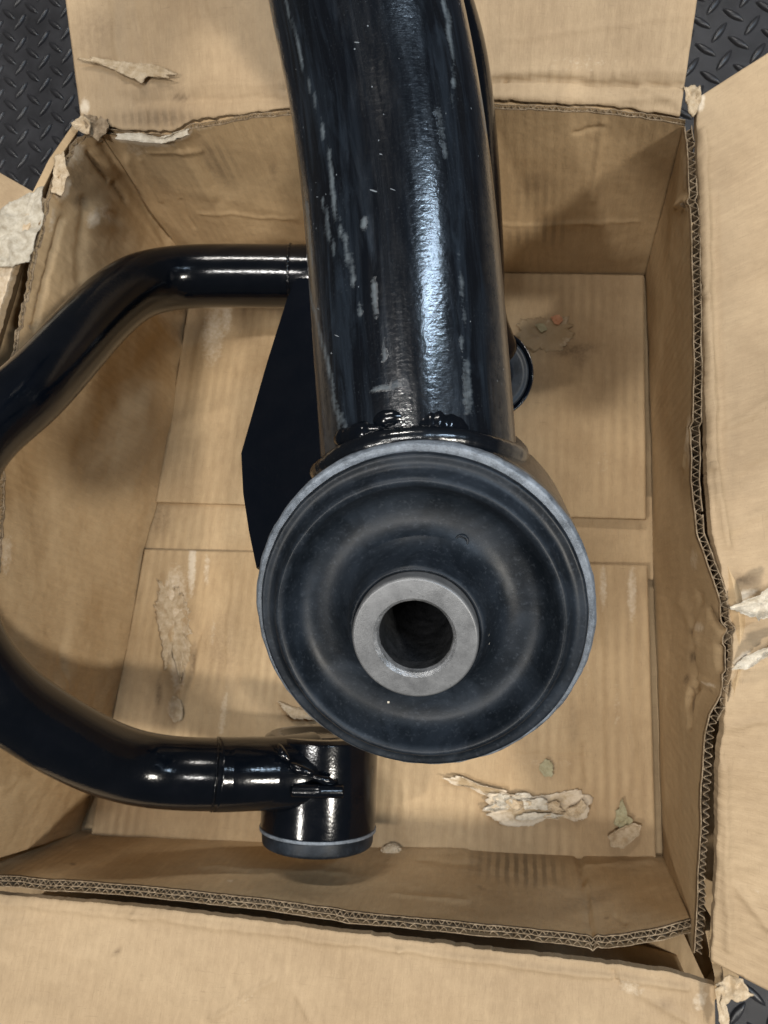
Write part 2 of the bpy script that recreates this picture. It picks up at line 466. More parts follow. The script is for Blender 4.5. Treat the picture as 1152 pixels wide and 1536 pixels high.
def panel(name, parent, A, B, mat, step=0.0018, thick=0.005, creases=(), bulges=(), darks=(), lights=(), scuffs=(),
          wavy=0.0008, wavescale=14, jagA=0.0, jagB=0.0, open_edge=None, sag=0.0, smoothA=False, smoothB=False,
          seed=0, toward=None, label=None):
    """a sheet of board between the edges A and B (world points). creases/bulges are given where they stand
    in the photograph (x1,y1,x2,y2,width,height in mm); the board keeps a real thickness behind its face"""
    la = np.linalg.norm(np.diff(np.array([list(p) for p in A]), axis=0), axis=1).sum()
    lb = np.linalg.norm(np.diff(np.array([list(p) for p in B]), axis=0), axis=1).sum()
    nu = max(4, int(max(la, lb) / step) + 1)
    a, b = resample(A, nu, smoothA), resample(B, nu, smoothB)
    nv = max(3, int(np.mean(np.linalg.norm(b - a, axis=1)) / step) + 1)
    t = np.linspace(0, 1, nv)[:, None, None]
    G = a[None] * (1 - t) + b[None] * t                       # nv, nu, 3
    du = np.gradient(G, axis=1); dv = np.gradient(G, axis=0)
    Nn = np.cross(du, dv); Nn /= np.linalg.norm(Nn, axis=2, keepdims=True) + 1e-12
    mean_n = Nn.reshape(-1, 3).mean(0)
    ref = np.array(list(toward)) if toward is not None else np.array([0, 0, H]) - G.reshape(-1, 3).mean(0)
    flip = float(mean_n @ ref) < 0
    if flip: Nn = -Nn
    P = G.reshape(-1, 3)
    px, py = project(P)
    h = vnoise(P, wavescale, 3, seed) * wavy + vnoise(P, wavescale * 6, 3, seed + 5) * wavy * 0.22
    for (x1, y1, x2, y2, wd, mm) in creases:
        jx = vnoise(P, 60, 2, seed + 9) * 5
        h += gauss_seg(px + jx, py + jx, x1, y1, x2, y2, wd * 0.85) * mm * 0.00140
    for (cx, cy, rx, ry, ang, mm) in bulges:
        h += blob(px, py, cx, cy, rx, ry, ang) * mm * 0.001
    tt = np.broadcast_to(t, (nv, nu, 1)).reshape(-1)
    if sag: h += -sag * np.sin(tt * math.pi)
    P = P + Nn.reshape(-1, 3) * h[:, None]
    dvn = dv.reshape(-1, 3) / (np.linalg.norm(dv.reshape(-1, 3), axis=1, keepdims=True) + 1e-12)
    if jagA: P += dvn * ((1 - tt) ** 12 * jagA * (vnoise(P * 1.0, 260, 3, seed + 2) + 0.6 * vnoise(P, 60, 2, seed + 3)))[:, None]
    if jagB: P += dvn * (tt ** 12 * jagB * (vnoise(P * 1.0, 260, 3, seed + 2) + 0.6 * vnoise(P, 60, 2, seed + 3)))[:, None]
    # masks for darker marks, some along sunken creases, paler wear and scuffs
    wear = np.zeros((len(P), 3))
    streak = 0.5 + 0.5 * vnoise(np.stack([px * 0.06, py * 0.006, px * 0], 1), 1.0, 2, seed)
    for (cx, cy, rx, ry, ang, s_) in darks: wear[:, 0] = np.maximum(wear[:, 0], blob(px, py, cx, cy, rx, ry, ang) * s_)
    for (cx, cy, rx, ry, ang, s_) in lights: wear[:, 1] = np.maximum(wear[:, 1], blob(px, py, cx, cy, rx, ry, ang) * s_)
    for (cx, cy, rx, ry, ang, s_) in scuffs: wear[:, 2] = np.maximum(wear[:, 2], blob(px, py, cx, cy, rx, ry, ang) * s_)
    # back
    Bk = P - Nn.reshape(-1, 3) * thick
    n = nu * nv
    V = np.vstack([P, Bk])
    us = np.cumsum(np.linalg.norm(du, axis=2).mean(0)); vs = np.cumsum(np.linalg.norm(dv, axis=2).mean(1))
    UV = np.stack(np.meshgrid(us, vs), -1).reshape(-1, 2)
    UV = np.vstack([UV, UV])
    WR = np.vstack([wear, wear * 0])
    F = []
    i, j = np.meshgrid(np.arange(nu - 1), np.arange(nv - 1))
    q = (j * nu + i).ravel()
    front = np.stack([q, q + 1, q + nu + 1, q + nu], 1)
    if flip: front = front[:, ::-1]
    back = front[:, ::-1] + n
    F = np.vstack([front, back]).tolist()

    def rim(ids):
        for k in range(len(ids) - 1):
            x, y = ids[k], ids[k + 1]
            F.append([x, x + n, y + n, y] if not flip else [y, y + n, x + n, x])
    ea = list(range(nu)); eb = list(range((nv - 1) * nu, nv * nu))[::-1]
    er = [r * nu + nu - 1 for r in range(nv)]; el = [r * nu for r in range(nv)][::-1]
    if open_edge != 'A': rim(ea)
    rim(er)
    if open_edge != 'B': rim(eb)
    rim(el)
    o = link(name, V, F, mat, parent, True, UV, WR)
    o.data.shade_smooth() if hasattr(o.data, 'shade_smooth') else None
    me = o.data
    # crisp board edges: mark the rims sharp by flat shading them
    sm = np.ones(len(me.polygons), dtype=bool); sm[len(front) + len(back):] = False
    me.polygons.foreach_set('use_smooth', sm)
    if label: o['label'] = label
    G2 = P.reshape(nv, nu, 3)
    return o, G2, Nn.reshape(nv, nu, 3)


def fluting(name, parent, edge, nrm, down, thick, waves=(0.0055,), depth=0.007, sheet=0.00050, seed=0, crush=0.0, no_outer=None):
    """cut end of corrugated board: flat liners with the wavy medium between, standing in the rim"""
    L = np.concatenate([[0], np.cumsum(np.linalg.norm(np.diff(edge, axis=0), axis=1))])
    total = L[-1]
    n = int(total / 0.00035)
    s = np.linspace(0, total, n)
    E = np.stack([np.interp(s, L, edge[:, k]) for k in range(3)], 1)
    NN = np.stack([np.interp(s, L, nrm[:, k]) for k in range(3)], 1)
    DD = np.stack([np.interp(s, L, down[:, k]) for k in range(3)], 1)
    NN /= np.linalg.norm(NN, axis=1, keepdims=True); DD /= np.linalg.norm(DD, axis=1, keepdims=True)
    V, F = [], []
    nl = len(waves)
    lay = thick / nl

    def ribbon(off, dropamp, sd, sh, keep=None, lat=None):
        base = sum(len(x) for x in V)
        drop = np.abs(vnoise(E, 120, 3, sd)) * dropamp + np.maximum(0, vnoise(E, 22, 2, sd + 3) - 0.25) * dropamp * 6 + np.maximum(0, vnoise(E, 400, 2, sd + 6) - 0.3) * dropamp * 1.5
        P0 = E - NN * (off + 0.0009)[:, None] + DD * drop[:, None] + (lat if lat is not None else 0)
        t0, t1 = P0 + NN * sh / 2, P0 - NN * sh / 2
        b0, b1 = t0 + DD * depth, t1 + DD * depth
        V.append(np.vstack([t0, t1, b0, b1]))
        k = np.arange(n - 1)
        if keep is not None: k = k[keep[:-1]]
        for (x, y) in ((0, 1), (2, 0), (1, 3)):
            F.append(np.stack([base + x * n + k, base + y * n + k, base + y * n + k + 1, base + x * n + k + 1], 1))
    wob = vnoise(E, 35, 2, seed) * crush + vnoise(E, 14, 2, seed + 31) * 0.0003
    for k in range(nl + 1):
        ribbon(np.full(n, sheet / 2 + k * (thick - sheet) / nl) + (wob if 0 < k else 0), 0.0007, seed + k, sheet, None if (no_outer is None or k != nl) else ((s / total < no_outer) & (vnoise(E, 60, 2, seed + 77) < 0.45)))
    for k, lam in enumerate(waves):
        ph = 2 * math.pi * s / lam + vnoise(E, 50, 2, seed + 20 + k) * 2.6
        wv = np.clip(np.tanh(2.0 * np.sin(ph)) / 0.964 * (0.92 + 0.35 * vnoise(E, 90, 2, seed + 40 + k)), -1, 1)
        E_shift = np.gradient(E, axis=0); E_shift /= np.linalg.norm(E_shift, axis=1, keepdims=True) + 1e-9
        lateral = E_shift * (np.sin(2 * ph) * lam * 0.07 + vnoise(E, 90, 2, seed + 60 + k) * lam * 0.10)[:, None]
        off = sheet + (k + 0.5) * lay - sheet / 2 + wv * (lay / 2 - sheet) + wob
        ribbon(off, 0.0022, seed + 10 + k, sheet * 1.0, None, lateral)
    o = link(name, np.vstack(V), np.vstack(F).tolist(), M_FLUTE, parent, False)
    o['kind'] = 'stuff'
    return o


def Wl(pts, z):
    return [W(p[0], p[1], p[2] if len(p) > 2 else z) for p in pts]


def torn(name, parent, pts, z, mat, mm=2.0, thick=0.0007, seed=0, step=0.0007, curl=0.004, jag=0.16, up=None, wavescale=120, edge=0.8, label=None):
    """a ragged scrap of liner paper: centre outline in photo pixels at height z, crumpled and curled"""
    P = [W(p[0], p[1], p[2] if len(p) > 2 else z) for p in pts]
    c = sum(P, Vector()) / len(P)
    nrm = Vector((0, 0, 1)) if up is None else Vector(up).normalized()
    e1 = (P[0] - c); e1 = (e1 - nrm * e1.dot(nrm)).normalized(); e2 = nrm.cross(e1)
    nr = 9; na = max(48, int(sum((P[i] - P[i - 1]).length for i in range(len(P))) / step))
    ring = resample(P + [P[0]], na + 1)[:-1]
    C = np.array(list(c))
    d = ring - C
    jagn = 1 + jag * vnoise(ring, 320, 3, seed) + jag * 0.7 * vnoise(ring, 90, 2, seed + 4) + jag * 0.35 * vnoise(ring, 900, 2, seed + 6)
    V = [C[None]]
    nv = np.array(list(nrm))
    for k in range(1, nr + 1):
        f = k / nr
        Q = C + d * (f * jagn if k == nr else f * (1 + (jagn - 1) * f))[:, None]
        h = vnoise(Q, wavescale, 3, seed + 1) * mm * 0.001 + curl * f ** 3 * np.maximum(0, vnoise(ring, 30, 2, seed + 8) + 0.15)
        V.append(Q + nv * (h + 0.0006)[:, None])
    V = np.vstack(V)
    n = len(V)
    V2 = np.vstack([V, V - nv * thick])
    F = []
    for i in range(na):
        j = (i + 1) % na
        F.append([0, 1 + i, 1 + j]); F.append([n, n + 1 + j, n + 1 + i])
        for k in range(nr - 1):
            a, b_ = 1 + k * na, 1 + (k + 1) * na
            F.append([a + i, b_ + i, b_ + j, a + j])
            F.append([n + a + j, n + b_ + j, n + b_ + i, n + a + i])
        a = 1 + (nr - 1) * na
        F.append([a + i, n + a + i, n + a + j, a + j])
    fr = np.concatenate([[0]] + [np.full(na, k / nr) for k in range(1, nr + 1)])
    wr = np.zeros((len(V2), 3))
    wr[:n, 1] = np.clip(edge * (0.25 + 0.9 * fr ** 2.5) + 0.5 * vnoise(V, 150, 3, seed + 12), 0, 1)
    wr[:n, 0] = np.clip(0.6 * vnoise(V, 90, 3, seed + 14), 0, 0.6)
    wr[n:] = wr[:n]
    o = link(name, V2, F, mat, parent, True, None, wr)
    if label: o['label'] = label
    return o


def chunk(name, px, py, z, size, mat, seed=0, flat=0.5, rot=0.0, parent=None):
    bm = bmesh.new()
    bmesh.ops.create_icosphere(bm, subdivisions=4, radius=1.0)
    V = np.array([list(v.co) for v in bm.verts])
    F = [[v.index for v in f.verts] for f in bm.faces]
    bm.free()
    r = 1 + 0.38 * vnoise(V, 1.3, 3, seed) + 0.12 * vnoise(V, 6, 2, seed + 1)
    V = V * r[:, None] * np.array([size[0], size[1], size[0] * flat])
    c, s = math.cos(rot), math.sin(rot)
    V = np.stack([V[:, 0] * c - V[:, 1] * s, V[:, 0] * s + V[:, 1] * c, V[:, 2]], 1)
    V[:, 2] -= V[:, 2].min()
    V += np.array(list(W(px, py, z)))
    return link(name, V, F, mat, parent, False)


# ------------------------------------------------------------------ outer box
ZB = 0.18
rim_top = [(122, 178), (180, 195), (260, 197), (290, 180), (450, 160), (750, 150), (900, 157), (1020, 173)]
rim_right = [(1044, 150), (1046, 230), (1049, 300), (1054, 450), (1060, 700), (1068, 800), (1090, 880), (1100, 940), (1098, 1000), (1088, 1060), (1078, 1150, .174), (1074, 1300, .150), (1066, 1440, .130)]
rim_near = [(-60, 1334), (0, 1341), (200, 1359), (400, 1383), (550, 1403), (700, 1421), (830, 1436), (930, 1448), (1010, 1460), (1072, 1478)]
rim_left = [(112, 190), (78, 240), (48, 300), (20, 400), (-10, 500), (-30, 600), (-40, 750), (-40, 1000), (-60, 1150), (-90, 1330)]

box = empty('cardboard_box', W(600, 850, 0), 'large brown corrugated cardboard box with torn flaps folded out, holding the black metal arm', 'cardboard box')

# bottom and outer walls
base = W(-20, 310, -0.0065), W(1120, 310, -0.0065), W(-60, 1475, -0.0065), W(1108, 1475, -0.0065)
panel('bottom_panel', box, [base[0], base[1]], [base[2], base[3]], M_BOX_BOTTOM, 0.0025, 0.005, seed=1)
# strip seen between the two closed bottom flaps
panel('bottom_strip', box, [W(225, 735, 0), W(990, 745, 0)], [W(205, 860, 0), W(992, 870, 0)], M_BOX_BOTTOM, 0.0022, 0.004, seed=3,
      darks=[(240, 775, 20, 30, 0, .5)])
uf, _, _ = panel('bottom_flap', box, [W(292, 404, 0.0055), W(500, 406, 0.0055), W(966, 412, 0.0055)],
      [W(233, 753, 0.0055), W(365, 757, 0.0055), W(700, 771, 0.007), W(969, 779, 0.008)], M_BOX_BOTTOM, 0.0018, 0.0046, seed=5,
      creases=[(290, 465, 350, 560, 6, -0.8), (700, 520, 710, 760, 5, .4), (880, 430, 890, 600, 8, .5)],
      lights=[(320, 500, 22, 60, 5, .55), (340, 470, 10, 40, 0, .6), (905, 700, 14, 60, 3, .25)],
      darks=[(860, 525, 34, 9, -8, .75), (870, 535, 14, 16, 0, .5), (800, 490, 26, 12, 0, .4)], wavy=0.0011,
      label='bottom flap of the far side, lying over the strip at the middle of the box')
lf, _, _ = panel('bottom_flap', box, [W(217, 824, 0.0055), W(380, 828, 0.0055), W(700, 842, 0.0055), W(971, 848, 0.0062)],
      [W(135, 1262, 0.0055), W(600, 1284, 0.0055), W(984, 1290, 0.0055)], M_BOX_BOTTOM, 0.0016, 0.0046, seed=6,
      creases=[(285, 935, 270, 1060, 7, 1.2), (248, 860, 262, 930, 9, 1.0), (262, 940, 252, 1000, 6, .9), (300, 950, 283, 1030, 4, -1.2),
               (350, 860, 335, 1090, 5, .7), (680, 1165, 760, 1185, 5, -1.6), (878, 1120, 882, 1170, 6, -1.0), (775, 1130, 880, 1135, 4, -.8),
               (895, 870, 905, 1160, 7, .7), (945, 860, 948, 1180, 6, .8), (835, 860, 838, 1100, 8, .5), (600, 1150, 612, 1260, 7, .6)],
      lights=[(262, 900, 22, 60, 3, .62), (270, 985, 15, 60, 5, .75), (263, 1062, 13, 18, 0, .8), (288, 850, 7, 48, 2, .8), (310, 855, 6, 32, 2, .5),
              (335, 1070, 7, 50, 8, .5), (320, 950, 6, 30, 6, .35), (905, 880, 7, 40, 0, .6), (948, 890, 9, 50, 0, .6), (880, 1010, 9, 60, 0, .3),
              (925, 1060, 8, 50, 0, .35), (825, 1145, 60, 12, 0, .3)],
      darks=[(335, 970, 26, 50, 0, .42), (238, 1040, 5, 22, 0, .7), (290, 990, 5, 26, 5, .7), (240, 890, 4, 10, 0, .6), (822, 1150, 10, 8, 0, .5), (860, 1090, 8, 30, 0, .3)],
      wavy=0.0012, label='bottom flap of the near side, scraped and torn where the arm has rubbed')


def down_of(pts, z0=0.0, ztop=ZB, off=0.0):
    return [Vector((p.x, p.y, z0)) for p in pts]


def outer_wall(rim, label, inward, out=0.034, zt=None):
    zt = zt or ZB
    top = [p - Vector((0, 0, 0.004)) for p in Wl(rim, zt)]
    # the outer board bellies out under its folded flap, then drops to the floor
    o_ = Vector(inward) * -out
    mid = [Vector((p.x, p.y, p.z - 0.044)) + o_ for p in top]
    foot = [Vector((p.x, p.y, -0.006)) + o_ for p in top]
    panel('box_wall', box, mid, top, M_WALL, 0.004, 0.0045, seed=11, toward=inward, wavy=0.0006, label=label + ', upper part')
    panel('box_wall', box, foot, mid, M_WALL, 0.004, 0.0045, seed=12, toward=inward, wavy=0.0006, label=label)


outer_wall(rim_top, 'far side of the box, outer board', (0, -1, 0))
outer_wall(rim_right, 'right side of the box, outer board', (-1, 0, 0))
outer_wall(rim_near, 'near side of the box, outer board', (0, 1, 0), 0.034, 0.121)
outer_wall([(1060, 1400), (1068, 1440), (1076, 1478), (1060, 1500)], 'near right corner of the box, outer board', (-0.7, 0.7, 0), 0.012, 0.124)
outer_wall(rim_left, 'left side of the box, outer board', (1, 0, 0))

# flaps folded out
panel('flap', box, Wl(rim_top, ZB), [W(72, -200, 0.215), W(1075, -200, 0.215)], M_FLAP, 0.0018, 0.005, seed=21, toward=(0, 0, 1), wavy=0.0016,
      creases=[(200, 152, 430, 150, 6, -1.5), (430, 136, 760, 122, 3.5, -2.2), (760, 122, 1030, 126, 3.5, -2.2), (430, 118, 1030, 104, 12, 1.4), (430, 148, 1030, 146, 9, 1.2), (960, 124, 1020, 160, 6, .9),
               (170, 0, 178, 100, 9, 1.2), (140, 92, 175, 90, 3, -1.8), (205, 0, 215, 90, 5, -.6), (180, 132, 420, 128, 8, 1.2),
               (1008, 95, 1042, 60, 5, .8), (300, 0, 330, 60, 4, -.5), (760, 60, 1040, 20, 6, .6), (880, 150, 960, 140, 3, -1.0), (800, 96, 801, 118, 2.5, .7), (830, 94, 831, 118, 2.5, .7), (860, 92, 861, 118, 2.5, .7), (890, 90, 891, 118, 2.5, .7), (920, 88, 921, 118, 2.5, .7), (215, 165, 220, 192, 3, -1), (232, 165, 238, 194, 3, -1), (250, 168, 256, 196, 3, -1), (266, 168, 272, 190, 3, -1)],
      lights=[(215, 105, 34, 20, 5, .35), (870, 95, 90, 22, -3, .3), (128, 160, 9, 14, 0, .8)],
      darks=[(145, 45, 40, 45, 20, .35), (315, 25, 50, 28, 0, .14), (240, 178, 60, 12, 0, .5), (270, 146, 14, 4, 0, .8), (1045, 80, 8, 30, 0, .25)],
      scuffs=[(230, 178, 70, 14, 0, .6)], jagA=0.0012, label='far flap, folded back out of the box')
panel('flap', box, Wl(rim_right, ZB), [W(1330, -35, 0.165), W(1360, 500, 0.16), W(1360, 1100, 0.15), W(1350, 1585, 0.12)], M_FLAP, 0.0018, 0.005, seed=22, toward=(0, 0, 1), wavy=0.0022,
      creases=[(1056, 200, 1062, 450, 6, 2.2), (1062, 450, 1072, 700, 6, 2.2), (1072, 700, 1092, 820, 6, 2.0), (1072, 300, 1084, 700, 5, -1.0), (1095, 640, 1160, 600, 8, 1.2), (1085, 800, 1152, 760, 10, 1.0),
               (1110, 720, 1152, 690, 8, -.8), (1090, 1090, 1152, 1080, 6, 1.0), (1100, 430, 1152, 400, 8, .8), (1085, 1150, 1092, 1420, 8, 1.6), (1105, 1330, 1152, 1390, 7, 1.2), (1100, 500, 1150, 480, 10, -.5),
               (1086, 1045, 1150, 960, 6, -1.5)],
      bulges=[(1120, 910, 30, 50, 0, -5.0)],
      lights=[(1120, 895, 26, 10, -30, .8), (1112, 990, 22, 8, -45, .9), (1140, 1340, 22, 5, 30, .35), (1050, 155, 8, 16, 0, .8)],
      darks=[(1118, 868, 20, 9, 10, .7), (1140, 760, 30, 60, 0, .12), (1100, 690, 8, 120, 2, .15)],
      jagA=0.0010, label='right flap, pale and creased')
panel('flap', box, Wl(rim_near, 0.122), [W(-160, 1760, 0.112), W(500, 1760, 0.112), W(1075, 1760, 0.112)], M_FLAP, 0.0018, 0.005, seed=23, toward=(0, 0, 1), wavy=0.0018,
      creases=[(0, 1352, 200, 1372, 6, 1.6), (200, 1372, 600, 1425, 6, 1.6), (600, 1425, 1030, 1480, 6, 1.6), (320, 1525, 410, 1470, 5, 1.2), (445, 1490, 470, 1536, 6, .9), (0, 1390, 80, 1375, 6, .9),
               (350, 1475, 360, 1440, 3, -.5), (180, 1420, 170, 1440, 3, -.7), (920, 1460, 930, 1480, 4, -2.0), (960, 1490, 1040, 1536, 7, 1.2), (0, 1410, 150, 1440, 9, .6)],
      lights=[(360, 1505, 50, 4, -32, .35), (945, 1480, 28, 14, 20, .45), (1050, 1500, 14, 22, 20, .5)],
      darks=[(175, 1428, 8, 4, -45, .7), (1000, 1505, 14, 8, 0, .35), (60, 1500, 60, 10, 0, .12)],
      jagA=0.0009, label='near flap, folded down flat towards the viewer')
panel('flap', box, Wl([(68, 298), (46, 335), (20, 400), (-10, 500), (-30, 600), (-40, 750), (-40, 1000), (-60, 1150), (-90, 1330)], ZB), [W(-190, 150, 0.15), W(-280, 700, 0.15), W(-330, 1450, 0.15)], M_FLAP, 0.0025, 0.005, seed=24, toward=(0, 0, 1), wavy=0.002,
      lights=[(20, 400, 60, 110, 0, .55), (90, 220, 20, 16, 0, .5)], jagA=0.0015, label='left flap, mostly out of the picture')

# ------------------------------------------------------------------ inner liner
liner = empty('cardboard_liner', W(700, 900, 0), 'cut cardboard liner standing inside the box, its raw corrugated edge showing along the rim', 'box liner')
LT = 0.0052


def liner_wall(foot, rim, zr, seed, inward, label, waves, thick=LT, crush=0.0, flute_range=(0, 1), no_outer=None, board=None, **k):
    A = Wl(foot, 0.001); B = Wl(rim, zr)
    o, G, Nn = panel('liner_wall', liner, A, B, M_WALL, 0.0016, board or thick, seed=seed, toward=inward, open_edge='B', label=label, **k)
    top = G[-1]; below = G[-2]
    dn = below - top
    nu = len(top)
    a, b = int(flute_range[0] * (nu - 1)), int(flute_range[1] * (nu - 1))
    fluting('fluting', liner, top[a:b + 1], Nn[-1][a:b + 1], dn[a:b + 1], thick, waves, seed=seed, crush=crush, no_outer=no_outer)
    return G


l_top = [(150, 200), (200, 207), (262, 212), (290, 194), (380, 178), (450, 173), (600, 168), (750, 164), (880, 170), (960, 178), (1026, 188)]
f_top = [(288, 403), (500, 408), (700, 412), (968, 414)]
liner_wall(f_top, l_top, ZB, 31, (0, -1, 0.2), 'far wall of the liner, smudged where something rubbed', (0.0040,), 0.0034,
           creases=[(190, 240, 250, 355, 7, 1.8), (905, 185, 890, 300, 6, .8), (752, 338, 958, 332, 3, .5), (300, 320, 445, 328, 3, .6), (860, 200, 905, 190, 3, -.8), (270, 300, 290, 340, 3, -.9), (210, 240, 240, 300, 3, 1.0), (300, 290, 450, 325, 10, .5), (230, 230, 300, 225, 6, 1.0), (760, 345, 900, 335, 8, .4), (285, 190, 330, 300, 8, -.6)],
           lights=[(215, 212, 50, 8, 5, .9), (270, 206, 22, 6, -20, .8), (300, 192, 40, 5, -10, .4), (205, 225, 22, 14, 0, .45)],
           darks=[(320, 245, 12, 45, -35, .4), (410, 255, 6, 14, 0, .45), (240, 270, 10, 30, -40, .35), (800, 275, 30, 14, -10, .3)],
           scuffs=[(800, 290, 34, 30, 0, .45), (825, 345, 26, 26, 0, .7), (780, 355, 26, 14, 0, .6), (330, 240, 22, 40, -35, .5)], jagB=0.0009, wavy=0.0014)
l_right = [(1024, 190), (1027, 230), (1030, 300), (1032, 330), (1036, 420), (1038, 560), (1036, 650), (1034, 720), (1042, 800), (1062, 860), (1078, 905), (1084, 960), (1083, 1010), (1080, 1040),
           (1062, 1070), (1054, 1100, .175), (1047, 1180, .168), (1046, 1260, .155), (1042, 1350, .138), (1038, 1430, .126)]
f_right = [(968, 414), (974, 600), (979, 780), (984, 960), (988, 1100), (994, 1284)]
liner_wall(f_right, l_right, ZB, 32, (-1, 0, 0.2), 'right wall of the liner, crushed at the middle of its rim', (0.0052,), 0.0047, crush=0.0009, no_outer=0.70, board=0.0007,
           creases=[(1040, 930, 1042, 1030, 5, -2.2), (1066, 915, 1090, 960, 3, -2.0), (1083, 970, 1082, 1005, 3, -1.5), (1036, 1035, 1033, 1090, 3, -2.2), (1050, 1018, 1075, 1035, 4, 1.4), (1048, 890, 1052, 905, 4, -1.2),
                    (1015, 310, 1026, 300, 5, 1.5), (1025, 700, 1036, 640, 4, 1.2), (1020, 900, 1050, 960, 10, 1.2), (995, 900, 1000, 1200, 8, .6)],
           bulges=[(1060, 970, 22, 50, 0, 2.5)],
           lights=[(1034, 660, 6, 50, 0, .6), (1040, 840, 8, 22, 0, .5), (1054, 940, 12, 8, 20, .6), (1068, 1028, 14, 4, 15, .7), (1028, 310, 7, 8, 0, .7), (1026, 260, 4, 40, 0, .4)],
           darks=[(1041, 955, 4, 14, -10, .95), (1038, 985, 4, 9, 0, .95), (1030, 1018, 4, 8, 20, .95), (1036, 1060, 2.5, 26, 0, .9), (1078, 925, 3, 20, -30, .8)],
           jagB=0.0012, wavy=0.0014)
ZN = 0.122
l_near = [(1034, 1376), (985, 1390), (905, 1402), (870, 1399), (700, 1382), (540, 1366), (400, 1349), (270, 1334), (130, 1322), (0, 1312), (-60, 1306)]
f_near = [(994, 1284), (870, 1280), (600, 1270), (400, 1262), (200, 1254), (60, 1246)]
liner_wall(f_near, l_near, ZN, 33, (0, 1, 0.2), 'near wall of the liner, creased and scuffed, with its double corrugation cut open', (0.0042, 0.0062), 0.0070, crush=0.0007,
           creases=[(868, 1278, 890, 1400, 5, -2.2), (880, 1330, 893, 1400, 6, 1.2), (700, 1290, 780, 1310, 8, .5), (600, 1275, 700, 1280, 8, .9), (0, 1290, 140, 1240, 12, 1.5), (925, 1375, 935, 1382, 4, -.8), (590, 1340, 700, 1352, 4, .6), (630, 1290, 720, 1300, 4, -.5), (300, 1300, 520, 1310, 5, .6), (880, 1300, 980, 1290, 4, .7),
                    (100, 1320, 500, 1350, 16, .6)],
           darks=[(109, 1296, 4, 2.5, 0, .9), (880, 1352, 60, 12, -18, .35), (715, 1298, 16, 20, 30, .35), (910, 1376, 3, 2, 0, .8), (722, 1332, 8, 3, 30, .4), (935, 1300, 24, 12, 0, .22)],
           scuffs=[(780, 1302, 66, 24, 6, 1.0), (800, 1318, 34, 14, 0, .8)],
           lights=[(345, 1322, 7, 3, 0, .5), (280, 1340, 6, 6, 0, .9)], jagB=0.0007, wavy=0.0014)
l_left = [(150, 200), (118, 212), (88, 262), (72, 300), (56, 380), (38, 470), (20, 560), (6, 700), (4, 800), (-4, 900), (-15, 1100), (-60, 1306)]
f_left = [(288, 403), (282, 470), (262, 600), (236, 752), (216, 830), (193, 960), (174, 1060), (150, 1160), (120, 1250)]
liner_wall(f_left, l_left, ZB, 34, (1, 0, 0.2), 'left wall of the liner, leaning in, rubbed and dented at its far corner', (0.0050,), 0.004, crush=0.001,
           creases=[(152, 215, 250, 360, 8, -2.0), (125, 300, 120, 420, 8, -1.6), (92, 330, 50, 490, 5, -2.2), (130, 230, 160, 268, 3, -1.8), (170, 275, 188, 300, 3, -1.6),
                    (160, 420, 290, 545, 16, 2.4), (150, 330, 130, 620, 26, 1.2), (225, 560, 205, 760, 30, 2.0), (60, 700, 90, 1000, 26, -1.6), (120, 900, 60, 1180, 22, 1.6), (240, 520, 180, 600, 22, -2.0),
                    (0, 1180, 110, 1150, 12, 1.5), (170, 700, 190, 1000, 34, 1.4), (90, 970, 100, 1030, 5, -.6)],
           bulges=[(150, 325, 26, 22, 30, 4.0), (170, 325, 16, 8, 30, -3.5), (80, 620, 40, 110, 10, -4.0), (215, 640, 44, 90, 10, 3.5)],
           lights=[(92, 282, 12, 22, 15, .85), (136, 328, 9, 16, 10, .8), (155, 318, 26, 16, 30, .45), (110, 225, 14, 8, -40, .7), (75, 330, 6, 26, 10, .5), (8, 830, 12, 40, 0, .5), (110, 230, 30, 20, -50, .5)],
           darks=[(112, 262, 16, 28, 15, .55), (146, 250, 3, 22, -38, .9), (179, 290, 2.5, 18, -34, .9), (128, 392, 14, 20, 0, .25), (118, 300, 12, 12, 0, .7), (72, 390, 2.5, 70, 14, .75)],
           jagB=0.0025, wavy=0.0030, wavescale=18)

# ------------------------------------------------------------------ torn paper on box and liner
TB = 0.0068
torn('torn_paper', box, [(728, 1196), (745, 1186), (770, 1190), (800, 1193), (838, 1190), (868, 1182), (884, 1196), (886, 1212), (879, 1230), (862, 1233), (846, 1226), (820, 1228), (790, 1240), (758, 1236), (722, 1216)], TB, M_SHRED, 2.4, seed=1, curl=0.007, jag=0.12, label='ragged torn patch of the bottom near the big bushing')
for q, (x, y, rx, ry, m_) in enumerate([(752, 1200, 16, 9, 0), (772, 1206, 20, 8, 1), (800, 1206, 22, 9, 0), (745, 1210, 20, 5, 0), (828, 1208, 18, 8, 1), (806, 1222, 30, 6, 0), (838, 1222, 22, 6, 1), (780, 1196, 14, 5, 0), (866, 1214, 12, 12, 1)]):
    n_ = 11
    torn('torn_paper', box, [(x + rx * math.cos(2 * math.pi * k / n_) * (1 + .35 * random.uniform(-1, 1)), y + ry * math.sin(2 * math.pi * k / n_) * (1 + .45 * random.uniform(-1, 1))) for k in range(n_)],
         TB + 0.002 + 0.0006 * (q % 3), M_TORN if m_ else M_WHITE, 2.6, seed=40 + q, curl=0.005, jag=0.45, wavescale=330)
torn('torn_paper', box, [(668, 1166), (690, 1163), (720, 1176), (765, 1186), (762, 1200), (735, 1196), (705, 1180), (682, 1176)], TB, M_SHRED, 1.8, seed=3, curl=0.006, jag=0.25)
torn('torn_paper', box, [(120, 92), (150, 88), (178, 92), (200, 96), (236, 100), (262, 112), (250, 118), (222, 116), (214, 126), (196, 116), (176, 108), (150, 96)], 0.1905, M_TORN, 1.8, seed=61, curl=0.002, jag=0.25, wavescale=180, label='thin peeled ply on the far flap')
